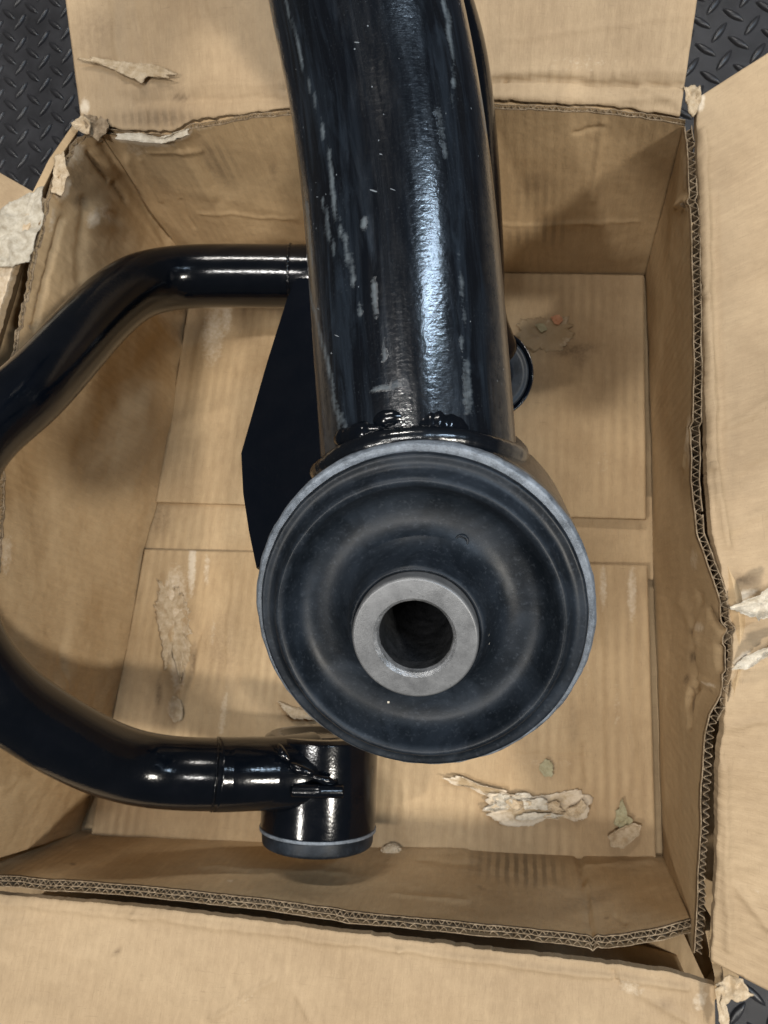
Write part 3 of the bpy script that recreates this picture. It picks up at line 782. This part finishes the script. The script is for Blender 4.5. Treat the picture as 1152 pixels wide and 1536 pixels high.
torn('torn_paper', box, [(812, 1144), (824, 1140), (832, 1156), (824, 1166), (812, 1158)], TB, M_GREEN, 1.8, seed=4, curl=0.002, jag=0.6, label='small greenish stained shred')
torn('torn_paper', box, [(926, 1212), (934, 1206), (942, 1222), (952, 1236), (950, 1250), (936, 1244), (922, 1236)], TB + 0.001, M_GREEN, 3.6, seed=5, curl=0.005, jag=0.5, wavescale=250)
torn('torn_paper', box, [(778, 484), (800, 474), (824, 480), (852, 476), (862, 500), (850, 524), (820, 528), (790, 524), (776, 506)], TB, M_SHRED, 2.2, seed=6, curl=0.004, edge=0.25, jag=0.3, label='scuffed shred of dull cardboard beside the arm')
torn('torn_paper', box, [(826, 476), (838, 472), (846, 480), (838, 487), (830, 486)], TB + 0.004, M_ORANGE, 1.6, seed=7, curl=0.002, jag=0.5, label='small orange shred beside the arm')
torn('torn_paper', box, [(804, 488), (814, 484), (820, 494), (812, 500)], TB + 0.003, M_GREEN, 1.6, seed=8, curl=0.002, jag=0.4)
torn('torn_paper', box, [(420, 1054), (440, 1060), (464, 1062), (472, 1078), (450, 1080), (436, 1074)], 0.009, M_TORN, 2.6, seed=9, curl=0.008, jag=0.3)
torn('torn_paper', box, [(253, 1052), (262, 1046), (271, 1050), (274, 1070), (268, 1084), (258, 1082), (253, 1070)], TB, M_TORN, 1.6, seed=10, curl=0.003, jag=0.3)
torn('torn_paper', box, [(238, 868), (252, 862), (262, 880), (282, 905), (288, 950), (280, 985), (270, 1010), (262, 980), (250, 1000), (244, 960), (234, 910)], TB - 0.0006, M_TORN, 1.8, seed=32, curl=0.004, jag=0.3, wavescale=160, label='long pale scrape where the liner paper is peeled off the bottom')
# left crumple of bleached liner paper
torn('torn_paper', box, [(-60, 335), (-10, 322), (30, 300), (68, 280), (64, 320), (54, 362), (46, 396), (20, 402), (-60, 396)], 0.182, M_BLEACH, 8.0, seed=12, curl=0.004, wavescale=95, jag=0.06, label='bleached crumpled paper at the torn left corner')
torn('torn_paper', box, [(108, 186), (126, 176), (140, 186), (138, 206), (118, 200)], 0.183, M_TORN, 4.0, seed=13, curl=0.008, wavescale=200)
torn('torn_paper', box, [(126, 172), (160, 176), (166, 196), (150, 214), (132, 200)], 0.182, M_FLUTE, 4.0, seed=14, curl=0.005, wavescale=150)
torn('torn_paper', box, [(84, 236), (98, 232), (104, 262), (92, 292), (78, 290)], 0.182, M_TORN, 3.0, seed=15, curl=0.004, wavescale=180)
torn('torn_paper', box, [(1026, 134), (1050, 128), (1052, 150), (1040, 178), (1032, 168)], 0.183, M_TORN, 4.0, seed=16, curl=0.006, wavescale=240)
# rip in the right flap
torn('torn_paper', box, [(1092, 912), (1118, 900), (1152, 880), (1190, 860), (1190, 905), (1150, 925), (1130, 934), (1112, 920)], 0.183, M_WHITE, 6.0, seed=17, curl=0.010, wavescale=140, jag=0.25, label='white frayed shreds of the rip in the right flap')
torn('torn_paper', box, [(1100, 1002), (1112, 986), (1150, 968), (1190, 950), (1190, 966), (1140, 990), (1118, 1006)], 0.183, M_WHITE, 4.0, seed=18, curl=0.008, wavescale=180, jag=0.25)
# frayed near right corner
torn('torn_paper', box, [(1076, 1478), (1092, 1462), (1112, 1470), (1130, 1492), (1112, 1500), (1096, 1496), (1082, 1512)], 0.130, M_TORN, 5.0, seed=19, curl=0.008, wavescale=180, jag=0.3)
torn('torn_paper', box, [(1072, 1484), (1084, 1480), (1094, 1530), (1090, 1560), (1078, 1530)], 0.130, M_TORN, 3.0, seed=20, curl=0.004, wavescale=180)
torn('torn_paper', liner, [(178, 205), (210, 202), (250, 210), (285, 196), (288, 204), (255, 218), (215, 216), (180, 212)], 0.1815, M_WHITE, 1.5, seed=21, curl=0.004, wavescale=200, label='pale strip peeled back on the far rim')

# loose crumbs of board lying in the box
s1 = chunk('cardboard_scrap', 590, 1277, 0.006, (0.0085, 0.0075), M_TORN, 3, 0.7, 0.5)
s1['label'] = 'small pale crumb of cardboard beside the lower bushing'; s1['category'] = 'scrap'; s1['group'] = 'loose cardboard scraps'
s2 = torn('cardboard_scrap', None, [(912, 1250), (935, 1240), (952, 1232), (962, 1238), (958, 1252), (946, 1262), (934, 1270), (914, 1268)], 0.011, M_TORN, 5.5, thick=0.0022, seed=51, curl=0.009, jag=0.22, wavescale=110)
s2['label'] = 'folded cardboard scrap in the near right corner of the box'; s2['category'] = 'scrap'; s2['group'] = 'loose cardboard scraps'

# ------------------------------------------------------------------ black metal arm
arm = empty('control_arm', W(475, 1190, 0.006), 'glossy black tubular steel suspension arm with big rubber bushing, lying in the cardboard box', 'suspension arm')


def tube(name, pts, r, mat, parent, ring=56, seg=0.002, caps=True, wearfn=None, radf=None, smooth=True, label=None):
    P = resample(pts, 400, smooth)
    if smooth and caps:
        for _ in range(60): P[1:-1] = 0.25 * P[:-2] + 0.5 * P[1:-1] + 0.25 * P[2:]
    L = np.linalg.norm(np.diff(P, axis=0), axis=1).sum()
    n = max(6, int(L / seg))
    P = resample(P, n)
    T = np.gradient(P, axis=0); T /= np.linalg.norm(T, axis=1, keepdims=True)
    up = np.array([0, 0, 1.0]); e1 = up - T[0] * (up @ T[0])
    if np.linalg.norm(e1) < 1e-3: e1 = np.array([1.0, 0, 0])
    e1 /= np.linalg.norm(e1)
    V, UV = [], []
    s = 0
    E = []
    for i in range(n):
        e1 = e1 - T[i] * (e1 @ T[i]); e1 /= np.linalg.norm(e1)
        e2 = np.cross(T[i], e1)
        if i: s += np.linalg.norm(P[i] - P[i - 1])
        rr = r if radf is None else r * radf(s, i / (n - 1))
        a = np.arange(ring) * 2 * math.pi / ring
        V.append(P[i] + rr * (np.cos(a)[:, None] * e1 + np.sin(a)[:, None] * e2))
        UV.append(np.stack([a * r, np.full(ring, s)], 1))
    V = np.vstack(V); UV = np.vstack(UV)
    F = []
    for i in range(n - 1):
        for k in range(ring):
            k2 = (k + 1) % ring
            F.append([i * ring + k, i * ring + k2, (i + 1) * ring + k2, (i + 1) * ring + k])
    if caps:
        F.append(list(range(ring))[::-1]); F.append([(n - 1) * ring + k for k in range(ring)])
    wr = wearfn(V, UV) if wearfn else None
    o = link(name, V, F, mat, parent, True, UV, wr)
    if label: o['label'] = label
    return o, P


def lathe(name, C, a, profile, mat, parent, ring=128, label=None, wobble=0.0, seed=0, wearfn=None):
    """profile: (distance along a, radius)"""
    C = np.array(list(C)); a = np.array(list(a)) / np.linalg.norm(list(a))
    e1 = np.cross(a, [0, 1, 0.1]); e1 /= np.linalg.norm(e1); e2 = np.cross(a, e1)
    V, UV, F = [], [], []
    ang = np.arange(ring) * 2 * math.pi / ring
    acc = 0
    for i, (t, r) in enumerate(profile):
        if i: acc += math.hypot(t - profile[i - 1][0], r - profile[i - 1][1])
        Q = C + a * t + r * (np.cos(ang)[:, None] * e1 + np.sin(ang)[:, None] * e2)
        V.append(Q); UV.append(np.stack([ang * 0.04, np.full(ring, acc)], 1))
    V = np.vstack(V); UV = np.vstack(UV)
    if wobble:
        V = V + a * (vnoise(V, 160, 3, seed) * wobble)[:, None]
        rad = V - C; rad -= (rad @ a)[:, None] * a; rl = np.linalg.norm(rad, axis=1, keepdims=True) + 1e-9
        V = V + rad / rl * (vnoise(V, 300, 3, seed + 1) * wobble)[:, None]
    for i in range(len(profile) - 1):
        for k in range(ring):
            k2 = (k + 1) % ring
            F.append([i * ring + k, i * ring + k2, (i + 1) * ring + k2, (i + 1) * ring + k])
    o = link(name, V, F, mat, parent, True, UV, wearfn(V, UV) if wearfn else None)
    me = o.data
    if label: o['label'] = label
    return o


def rounded(profile, r=0.0008, n=4):
    out = [profile[0]]
    for i in range(1, len(profile) - 1):
        p0, p1, p2 = (Vector(profile[i - 1]), Vector(profile[i]), Vector(profile[i + 1]))
        a, b = (p0 - p1), (p2 - p1)
        k = min(r, a.length * .45, b.length * .45)
        A, B = p1 + a.normalized() * k, p1 + b.normalized() * k
        for j in range(n + 1):
            t = j / n
            q = A * (1 - t) ** 2 + p1 * 2 * t * (1 - t) + B * t * t
            out.append((q.x, q.y))
    out.append(profile[-1])
    return out


# --- big bushing
AX = C2W((-0.13, -0.215, 0.96)).normalized()
CB = D(628, 933, 0.1815)
RH = 0.0422
CM = CB - AX * 0.038


def main_wear_sheen(V, UV):
    px, py = project(V)
    w = np.zeros((len(V), 3))
    n1 = vnoise(V, 70, 3, 4)
    # film on the left half; the band beside the highlight paints its blue haze
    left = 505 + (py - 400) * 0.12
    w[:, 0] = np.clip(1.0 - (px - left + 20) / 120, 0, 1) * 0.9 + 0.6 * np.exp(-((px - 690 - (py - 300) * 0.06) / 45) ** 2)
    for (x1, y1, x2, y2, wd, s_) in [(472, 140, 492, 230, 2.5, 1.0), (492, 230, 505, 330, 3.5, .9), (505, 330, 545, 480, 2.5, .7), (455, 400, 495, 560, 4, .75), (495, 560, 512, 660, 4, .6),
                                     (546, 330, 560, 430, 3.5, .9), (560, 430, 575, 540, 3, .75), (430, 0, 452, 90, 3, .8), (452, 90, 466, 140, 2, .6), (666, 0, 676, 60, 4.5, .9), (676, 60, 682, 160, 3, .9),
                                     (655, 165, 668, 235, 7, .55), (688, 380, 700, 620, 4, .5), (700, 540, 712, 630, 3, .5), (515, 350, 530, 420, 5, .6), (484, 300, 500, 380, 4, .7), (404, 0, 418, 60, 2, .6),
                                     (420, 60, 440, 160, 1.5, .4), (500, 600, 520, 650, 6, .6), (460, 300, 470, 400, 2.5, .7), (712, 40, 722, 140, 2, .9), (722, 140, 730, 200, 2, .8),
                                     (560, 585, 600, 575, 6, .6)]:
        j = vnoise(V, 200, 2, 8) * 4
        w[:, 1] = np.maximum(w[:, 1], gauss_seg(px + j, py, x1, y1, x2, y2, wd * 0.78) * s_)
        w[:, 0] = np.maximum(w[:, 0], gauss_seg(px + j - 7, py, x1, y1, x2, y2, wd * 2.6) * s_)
    w[:, 2] = np.clip((px - (700 + py * 0.055)) / 36, 0, 1) * np.clip((py - 140) / 180, 0, 1) * 0.85  # right edge browned: reflection of the cardboard put into the colour
    w[:, 2] = np.maximum(w[:, 2], np.clip((py - 610) / 60, 0, 1) * np.clip((px - 735) / 30, 0, 1))
    w[:, 2] = np.maximum(w[:, 2], 0.5 * np.exp(-((px - (445 + (py - 300) * 0.14)) / 12) ** 2) * (py > 280))
    w += 0.12 * n1[:, None] * (w > 0.05)
    return w


cmx = ROTN.T @ (np.array(list(CM)) - np.array([0, 0, H]))
cdep = -cmx[2]
main_pts = [D(300, -560, 0.40), D(420, -400, 0.33), D(490, -220, 0.25), D(541, -20, 0.2190), D(577, 150, 0.2170), D(599, 320, 0.2145), D(612, 480, 0.2125), D(624, 640, 0.2110), D(629, 712, 0.2104)]
mt, mP = tube('main_tube', main_pts, 0.0267, M_MAIN, arm, ring=120, seg=0.0012, wearfn=main_wear_sheen, label='thick main tube with dull scratches along its length')


def house_tone(V, UV):
    px, py = project(V)
    w = np.zeros((len(V), 3))
    w[:, 2] = np.clip((px - 740) / 50, 0, 1) * 0.9  # housing turns browner towards the right
    w[:, 0] = np.clip((520 - px) / 60, 0, 1) * 0.8
    return w


lathe('bushing_housing', CB, AX, rounded([(-0.0125, 0.0385), (-0.0125, RH - 0.0006), (-0.0150, RH), (-0.0625, RH), (-0.0625, 0.036), (-0.055, 0.034)], 0.0006), M_MAIN, arm, 160, 'short wide sleeve welded across the end of the main tube', wearfn=house_tone)
lathe('steel_ring', CB, AX, rounded([(-0.012, 0.0390), (-0.0078, 0.0385), (-0.0074, 0.0392), (-0.0074, 0.0414), (-0.0085, 0.0421), (-0.0112, 0.0421), (-0.0122, 0.0410)], 0.0004, 3), M_RING, arm, 200, 'rough grey steel edge round the rubber', 0.00035, 3)
rub_prof = [(-0.020, 0.0388), (-0.0078, 0.0396), (-0.0050, 0.0399), (-0.0038, 0.0393), (-0.0040, 0.0376), (-0.0034, 0.0364), (-0.0018, 0.0356), (0.0000, 0.0349), (0.0007, 0.0339), (-0.0002, 0.0327), (-0.0030, 0.0316),
            (-0.0054, 0.0303), (-0.0067, 0.0286), (-0.0073, 0.0262), (-0.0071, 0.0234), (-0.0060, 0.0208), (-0.0038, 0.0187), (-0.0008, 0.0172), (0.0040, 0.0163), (0.0060, 0.0157), (0.0066, 0.0149), (0.0060, 0.0143), (-0.010, 0.0142)]
lathe('rubber_bushing', CB, AX, rounded(rub_prof, 0.0030, 5), M_RUBBER, arm, 200, 'dark blue-grey rubber disc with a raised bead and a dished face', 0.00012, 9)
lathe('inner_sleeve', CB, AX, rounded([(-0.055, 0.0140), (0.0098, 0.0143), (0.0104, 0.0139), (0.0104, 0.0094)], 0.0003, 3), M_STEEL, arm, 128, 'bare grey steel sleeve with an open bore')
lathe('bore_chamfer', CB, AX, rounded([(0.0104, 0.0094), (0.0094, 0.0086), (0.0075, 0.0084)], 0.0002, 3), steel_mat('glint_steel', (0.20, 0.205, 0.21), (0.55, 0.56, 0.58), 0.4, 0.7), arm, 128, 'chamfer of the bore with the lamp glint painted in', 0.0001, 5)  # chamfer brightened: lamp glint put into the steel colour
lathe('bore', CB, AX, [(0.0078, 0.0084), (-0.060, 0.0082), (-0.061, 0.0)], steel_mat('shaded_bore_steel', (0.007, 0.008, 0.009), (0.03, 0.031, 0.034), 0.55, 0.3), arm, 96, 'inside of the bore with its shade painted in')  # bore shade painted dark; closed end added to keep light out


# small moulded button mark on the rubber
def disc_on_rubber(px, py, r):
    ray = (D(px, py, 1.0) - CAM).normalized()
    t = (CB - AX * 0.0066 - CAM).dot(AX) / ray.dot(AX)
    c = CAM + ray * t
    lathe('moulding_mark', c, AX, [(0.0002, 0.0), (0.0002, r * .62), (0.0007, r * .72), (0.0007, r * .95), (-0.0006, r * 1.15)], M_RUBBER, arm, 32)


disc_on_rubber(692, 812, 0.0018)

# weld where the main tube meets the sleeve
Tdir = Vector((mP[-1] - mP[-12]).tolist()).normalized()
p0 = Vector(mP[-12].tolist())
e1 = Vector((0, 0, 1)); e1 = (e1 - Tdir * e1.dot(Tdir)).normalized(); e2 = Tdir.cross(e1)
wl = []
for k in range(96):
    a = 2 * math.pi * k / 96
    o_ = p0 - Tdir * 0.06 + (e1 * math.cos(a) + e2 * math.sin(a)) * 0.0268
    m_ = o_ - CM
    dm = Tdir - AX * Tdir.dot(AX); mm_ = m_ - AX * m_.dot(AX)
    A_, B_, C_ = dm.dot(dm), 2 * dm.dot(mm_), mm_.dot(mm_) - RH ** 2
    disc = B_ * B_ - 4 * A_ * C_
    if disc < 0: disc = 0
    t = (-B_ - math.sqrt(disc)) / (2 * A_)
    wl.append(o_ + Tdir * t)


def ripple(amp, lam, sd):
    return lambda s, f: 1 + amp * abs(math.sin(math.pi * s / lam)) + 0.35 * mn.noise(Vector((s * 160, sd, 0))) + 0.25 * mn.noise(Vector((s * 60, sd, 3)))


def weld_tone(V, UV):
    px, py = project(V)
    w = np.zeros((len(V), 3)); w[:, 2] = np.clip((px - 745) / 30, 0, 1) * 0.9; w[:, 0] = 0.1  # weld turns browner towards the right
    return w


M_WELD = M_MAIN
tube('weld_bead', wl + [wl[0]], 0.0030, M_WELD, arm, ring=20, seg=0.0005, caps=False, wearfn=weld_tone, radf=lambda s, f: 1 + 0.02 * abs(math.sin(math.pi * s / 0.0032)) + 0.22 * mn.noise(Vector((s * 60, 2, 3))), label='lumpy painted weld between main tube and bushing sleeve')
# second run of filler on the visible side, a bit higher up the tube
def lump(pts, r, sd, k):
    tube('weld_bead', [D(*q) for q in pts], r, M_PAINT, arm, ring=24, seg=0.0005,
         radf=lambda s, f: (0.25 + 0.75 * math.sin(math.pi * min(max(f, 0.02), 0.98)) ** .6) * (1 + 0.30 * mn.noise(Vector((s * k, sd, 0))) + 0.15 * mn.noise(Vector((s * 600, sd, 0)))))


lump([(507, 661, 0.1965), (528, 655, 0.1912), (556, 652, 0.1885), (592, 648, 0.1870)], 0.0032, 1.0, 240)
lump([(560, 636, 0.1885), (590, 628, 0.1868), (616, 632, 0.1868)], 0.0026, 12.0, 200)
lump([(606, 645, 0.1884), (640, 643, 0.1886), (676, 648, 0.1896), (704, 658, 0.192)], 0.0054, 3.0, 60)
lump([(716, 658, 0.194), (740, 666, 0.197), (766, 678, 0.202)], 0.0032, 4.0, 140)

# --- lower hidden tube with its own bushing
low_pts = [D(330, -540, 0.385), D(420, -420, 0.345), D(520, -260, 0.338), D(600, -100, 0.352), D(645, 20, 0.370), D(671, 110, 0.388), D(689, 250, 0.413), D(700, 400, 0.440), D(705, 480, 0.458), D(726, 535, 0.474)]
tube('lower_tube', low_pts, 0.0213, M_PAINT, arm, ring=64, seg=0.003)
ax2 = C2W((0.30, -0.10, 0.92)).normalized()
CL = D(741, 560, 0.478)
lathe('small_bushing_housing', CL, ax2, rounded([(-0.006, 0.0240), (0.0015, 0.0245), (0.0030, 0.0262), (-0.001, 0.0278), (-0.045, 0.0278), (-0.045, 0.0)], 0.001), M_SATIN, arm, 96)
lathe('rubber_bushing', CL, ax2, rounded([(0.0040, 0.0), (0.0040, 0.0100), (0.0015, 0.0120), (0.0008, 0.0200), (0.0020, 0.0225), (0.0008, 0.0242), (-0.004, 0.0242)], 0.001), M_RUBBER, arm, 96, 'rubber of the small bushing half hidden behind the main tube')

# --- cross tube: joins the lower tube, runs left, bends round outside the left rim and comes back
cross = [D(705, 418, 0.470), D(610, 416, 0.535), D(540, 415, 0.563), D(460, 415, 0.575), D(350, 414, 0.575), D(268, 416, 0.570), D(205, 430, 0.552), D(152, 472, 0.525), D(100, 530, 0.492), D(42, 592, 0.460), D(-18, 640, 0.440), D(-62, 698, 0.428), D(-73, 800, 0.424), D(-71, 880, 0.426),
         D(-60, 960, 0.430), D(-8, 1034, 0.440), D(50, 1078, 0.457), D(120, 1120, 0.476), D(195, 1150, 0.498), D(270, 1160, 0.508), D(340, 1161, 0.5095), D(430, 1160, 0.522)]
tube('bent_tube', cross, 0.0233, M_PAINT, arm, ring=72, seg=0.002, radf=lambda s, f: 1 - 0.11 * math.exp(-((f - 0.56) / 0.2) ** 2), label='long bent tube curving out over the left rim and back')


def ring_at(center, tang, r, tr, name, sd, label=None):
    tang = Vector(tang).normalized()
    u = Vector((0, 0, 1)); u = (u - tang * u.dot(tang)).normalized(); v = tang.cross(u)
    pts = [Vector(center) + (u * math.cos(2 * math.pi * k / 48) + v * math.sin(2 * math.pi * k / 48)) * r for k in range(49)]
    tube(name, pts, tr, M_PAINT, arm, ring=14, seg=0.0008, caps=False, radf=ripple(0.35, 0.004, sd), label=label)


ring_at(D(437, 415, 0.575), D(437, 415, 0.575) - D(350, 414, 0.575), 0.0228, 0.0009, 'weld_bead', 5.0, 'weld on the bent tube beside the gusset')
ring_at(D(322, 1161, 0.508), D(340, 1161, 0.510) - D(300, 1160, 0.506), 0.0231, 0.0006, 'weld_bead', 6.0)
tube('coupling', [D(324, 1161, 0.508), D(350, 1161, 0.512), D(380, 1160, 0.516), D(410, 1160, 0.520), D(440, 1160, 0.524), D(465, 1160, 0.530)], 0.0238, M_PAINT, arm, ring=64, seg=0.001, radf=lambda s, f: 1 + 0.16 * max(0, f - 0.45) ** 1.5 / 0.4, label='sleeve between bent tube and lower bushing')
# reinforcing sleeve and housing of the lower bushing
ax3 = (W(483, 1098, 0.075) - W(476, 1264, 0.075)).normalized()
CT = W(483, 1099, 0.075)
Ln = (W(483, 1098, 0.075) - W(476, 1264, 0.075)).length
RL = 0.0402
prof = [(-0.002, 0.0), (-0.002, 0.012), (-0.004, 0.013), (-0.004, 0.024), (0.0, 0.030), (0.0, RL - 0.004), (-0.0025, RL), (-Ln + 0.0125, RL), (-Ln + 0.0115, RL - 0.0007)]
lathe('lower_bushing_housing', CT, ax3, rounded(prof, 0.0008), M_PAINT, arm, 128, 'glossy black sleeve at the end of the bent tube')
lathe('steel_ring', CT, ax3, rounded([(-Ln + 0.0122, RL - 0.002), (-Ln + 0.0122, RL + 0.0007), (-Ln + 0.0102, RL + 0.0007), (-Ln + 0.0098, RL - 0.002)], 0.0003, 3), M_RING, arm, 128, 'thin grey ring above the rubber cap of the lower bushing')
lathe('rubber_bushing', CT, ax3, rounded([(-Ln + 0.012, RL - 0.003), (-Ln + 0.0098, RL - 0.0010), (-Ln + 0.0015, RL - 0.0016), (-Ln, RL - 0.0036), (-Ln, 0.0)], 0.0012), M_RUBBER, arm, 128, 'rubber cap of the lower bushing')
for q, r_, sd_ in [([(418, 1117, 0.5035), (424, 1130, 0.4985), (434, 1141, 0.4965)], 0.0036, 21.0), ([(436, 1146, 0.4960), (452, 1155, 0.4945), (470, 1160, 0.4945)], 0.0040, 22.0), ([(468, 1164, 0.4950), (486, 1170, 0.4955), (504, 1172, 0.4975)], 0.0034, 23.0)]:
    lump(q, r_ * 0.72, sd_, 60)
tube('weld_bead', [D(440, 1186, 0.4985), D(478, 1187, 0.4955), D(514, 1187, 0.4985)], 0.0044, M_PAINT, arm, ring=16, seg=0.001, smooth=False, label='short raised bar across the lower sleeve')

# --- gusset plate
_pa, _pb, _pc = D(441, 428, 0.345), D(364, 684, 0.315), D(560, 640, 0.300)
_pn = (_pb - _pa).cross(_pc - _pa).normalized()


def on_plate(px, py):
    r_ = D(px, py, 1.0) - CAM
    return CAM + r_ * ((_pa - CAM).dot(_pn) / r_.dot(_pn))


gp = [on_plate(*q) for q in [(446, 420), (432, 452), (402, 548), (364, 682), (367, 742), (376, 800), (388, 858), (470, 800), (590, 700), (620, 560), (600, 420)]]


def plate(name, pts, t, mat, parent):
    n = len(pts)
    c = sum(pts, Vector()) / n
    nn = Vector()
    for i in range(n): nn += (pts[i] - c).cross(pts[(i + 1) % n] - c)
    nn.normalize()
    if nn.z < 0: nn = -nn
    bm = bmesh.new()
    top = [bm.verts.new(p + nn * t / 2) for p in pts]; bot = [bm.verts.new(p - nn * t / 2) for p in pts]
    ct, cb = bm.verts.new(c + nn * t / 2), bm.verts.new(c - nn * t / 2)
    for i in range(n):
        j = (i + 1) % n
        bm.faces.new((top[i], top[j], ct)); bm.faces.new((bot[j], bot[i], cb)); bm.faces.new((top[j], top[i], bot[i], bot[j]))
    bmesh.ops.recalc_face_normals(bm, faces=bm.faces)
    bmesh.ops.bevel(bm, geom=[e for e in bm.edges if len(e.link_faces) == 2 and e.calc_face_angle(0) > 0.9], offset=0.0012, segments=3, affect='EDGES')
    me = bpy.data.meshes.new(name); bm.to_mesh(me); bm.free()
    me.materials.append(mat)
    o = bpy.data.objects.new(name, me); COL.objects.link(o); o.parent = parent
    o.matrix_parent_inverse = Matrix.Translation(world_loc(parent)).inverted()
    return o


g = plate('gusset_plate', gp, 0.005, M_SATIN, arm)
_bk = [D(600, 420, 0.34), D(640, 700, 0.25), D(690, 640, 0.27), D(690, 420, 0.43)]
plate('gusset_web', _bk, 0.006, M_SATIN, arm)['label'] = 'hidden web carrying the gusset to the lower tube'
g['label'] = 'angular flat gusset plate between the main tube and the bent tube'

# ------------------------------------------------------------------ floor with raised treads
ZF = -0.030
floor = bpy.data.objects.new('floor', bpy.data.meshes.new('floor'))
s = 1.6
floor.data.from_pydata([(-s, -s, ZF), (s, -s, ZF), (s, s, ZF), (-s, s, ZF)], [], [(0, 1, 2, 3)])
floor.data.materials.append(M_MAT)
COL.objects.link(floor)
floor['kind'] = 'structure'
floor['label'] = 'black tread-pattern rubber floor under the box'


def tread_mesh():
    me = bpy.data.meshes.new('tread')
    V, F = [], []
    n = 14; lv = [(1.0, 0.0), (0.86, 0.0009), (0.55, 0.0014), (0.0, 0.0015)]
    for (sc, z) in lv:
        for k in range(n):
            a = 2 * math.pi * k / n
            x = math.cos(a); y = math.sin(a)
            V.append((0.0112 * sc * x, 0.0034 * sc * y * (1 - 0.30 * abs(x)), z * 1.9))
    for l in range(len(lv) - 1):
        for k in range(n):
            F.append((l * n + k, l * n + (k + 1) % n, (l + 1) * n + (k + 1) % n, (l + 1) * n + k))
    me.from_pydata(V, [], F)
    me.polygons.foreach_set('use_smooth', [True] * len(me.polygons))
    me.materials.append(M_MAT)
    return me


TM = tread_mesh()
bmr = bmesh.new()
pitch = 0.0272
ga = R(7)
cnt = 0
for i in range(-60, 60):
    for j in range(-60, 60):
        for sub in (0, 1):
            gx, gy = (i + 0.5 * sub) * pitch, (j + 0.5 * sub) * pitch
            x = gx * math.cos(ga) - gy * math.sin(ga); y = gx * math.sin(ga) + gy * math.cos(ga)
            px, py = project(np.array([[x, y, ZF]]))
            px, py = px[0], py[0]
            if px < -260 or px > 1420 or py < -260 or py > 1800: continue
            rot = ga + (R(-47) if sub else R(47))
            if (-30 < px < 150 and -30 < py < 320) or (1030 < px < 1180 and -30 < py < 175) or (1060 < px < 1180 and 1440 < py < 1560) or (1080 < px < 1180 and 840 < py < 1010):
                o = bpy.data.objects.new('tread', TM); COL.objects.link(o); o.parent = floor
                o.location = (x, y, ZF); o.rotation_euler = (0, 0, rot)
                cnt += 1
            elif px < 240 or px > 960 or py < 240 or py > 1380:
                b2 = len(bmr.verts)
                tmp = bmesh.new(); tmp.from_mesh(TM)
                tmp.transform(Matrix.Translation((x, y, ZF)) @ Matrix.Rotation(rot, 4, 'Z'))
                t2 = bpy.data.meshes.new('t'); tmp.to_mesh(t2); tmp.free(); bmr.from_mesh(t2); bpy.data.meshes.remove(t2)
me = bpy.data.meshes.new('tread_field'); bmr.to_mesh(me); bmr.free(); me.materials.append(M_MAT)
o = bpy.data.objects.new('tread_field', me); COL.objects.link(o); o.parent = floor; o['kind'] = 'stuff'
print('treads', cnt)
